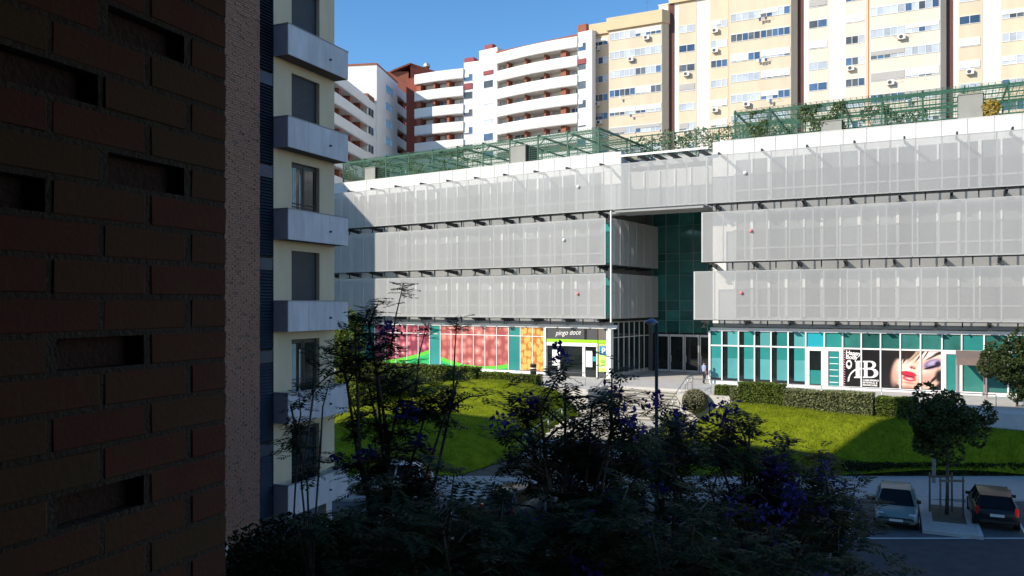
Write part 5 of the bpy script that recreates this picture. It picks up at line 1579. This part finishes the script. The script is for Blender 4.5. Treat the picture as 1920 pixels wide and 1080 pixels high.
car('dark grey car parked at the foot of the stairs', at(968,0,35.5).x, 35.5, BAY+R(90), paint('dark_grey_paint', (.05,.055,.06)), 6, g)
car('teal car half hidden by leaves beside the lamp post', at(1160,0,36).x, 36, BAY+R(90), paint('teal_paint', (.02,.10,.13)), 7, g)

# ------------------------------------------------------------------ the person on the terrace
def person(label, x, y, zf, H, face, shirt_c, trouser_c):
    k = H/1.75
    t_skin = mat('skin', (.42,.25,.18), .6) if 'skin' not in MATS else MATS['skin']
    me = bpy.data.meshes.new('body')
    J = {'pel':(0,0,.95),'chest':(0,.01,1.25),'neck':(0,0,1.48),'head':(0,.02,1.60),'crown':(0,.01,1.72),
         'shL':(-.19,0,1.42),'elL':(-.24,-.02,1.14),'wrL':(-.22,.10,.92),'haL':(-.21,.13,.83),
         'shR':(.19,0,1.42),'elR':(.25,-.04,1.13),'wrR':(.24,.04,.90),'haR':(.24,.07,.81),
         'hiL':(-.10,0,.90),'knL':(-.11,.06,.50),'anL':(-.11,-.02,.08),'toL':(-.12,.14,.04),
         'hiR':(.10,0,.90),'knR':(.11,.02,.50),'anR':(.11,-.10,.09),'toR':(.12,.06,.04)}
    rad = {'pel':.14,'chest':.155,'neck':.055,'head':.092,'crown':.07,'shL':.068,'elL':.047,'wrL':.033,'haL':.036,'shR':.068,'elR':.047,'wrR':.033,'haR':.036,
           'hiL':.095,'knL':.065,'anL':.045,'toL':.038,'hiR':.095,'knR':.065,'anR':.045,'toR':.038}
    E = [('pel','chest'),('chest','neck'),('neck','head'),('head','crown'),('chest','shL'),('shL','elL'),('elL','wrL'),('wrL','haL'),('chest','shR'),('shR','elR'),('elR','wrR'),('wrR','haR'),
         ('pel','hiL'),('hiL','knL'),('knL','anL'),('anL','toL'),('pel','hiR'),('hiR','knR'),('knR','anR'),('anR','toR')]
    names = list(J)
    me.from_pydata([tuple(c*k for c in J[n]) for n in names], [(names.index(a),names.index(b)) for a,b in E], [])
    o = bpy.data.objects.new('tmp', me); COL.objects.link(o)
    md = o.modifiers.new('s','SKIN'); md.use_smooth_shade = True
    for i, n in enumerate(names):
        sv = me.skin_vertices[0].data[i]; sv.radius = (rad[n]*k*(1.15 if n in ('pel','chest') else 1), rad[n]*k*(.8 if n in ('pel','chest') else 1)); sv.use_root = (n == 'pel')
    o.modifiers.new('u','SUBSURF').levels = 2
    dg = bpy.context.evaluated_depsgraph_get()
    m2 = bpy.data.meshes.new_from_object(o.evaluated_get(dg)); bpy.data.objects.remove(o)
    m2.materials.clear()
    shirt = mat('shirt_'+label[:9], shirt_c, .9); trs = mat('trousers_'+label[:9], trouser_c, .9); shoe = trim
    for m in (t_skin, shirt, trs, shoe): m2.materials.append(m)
    for p in m2.polygons:
        c = p.center/k; p.use_smooth = True
        arm = abs(c.x) > .165 and c.z > .75
        if c.z < .11: p.material_index = 3
        elif c.z < .97 and not arm: p.material_index = 2
        elif c.z < 1.47 and not (arm and c.z < 1.2): p.material_index = 1
        else: p.material_index = 0
    fr = Fr(x, y, face)
    t = fr.thing('person', label, 'person', 0, 0, zf)
    fr.data(t, 'body', m2, (0,0,zf))
    hb = ball(.105*k, 10, 8); hb.v = [(a*.92,(b_*1.05)-.012,c+1.655*k) for a,b_,c in hb.v if True]
    hb.f = [f for f in hb.f if min(hb.v[i][2] for i in f) > 1.60*k and (sum(hb.v[i][1] for i in f)/len(f) < .05 or min(hb.v[i][2] for i in f) > 1.68*k)]
    hb.m = [0]*len(hb.f); fr.mesh(t, 'hair', hb, mat('dark_hair', (.02,.014,.01), .7) if 'dark_hair' not in MATS else MATS['dark_hair'], True, (0,0,zf))
q = at(1320,718,61.6)
person('person in a pale blue shirt and dark trousers walking past the teal windows', q.x, 61.6, ZT, 1.75, R(-70), (.28,.34,.52), (.02,.022,.035))
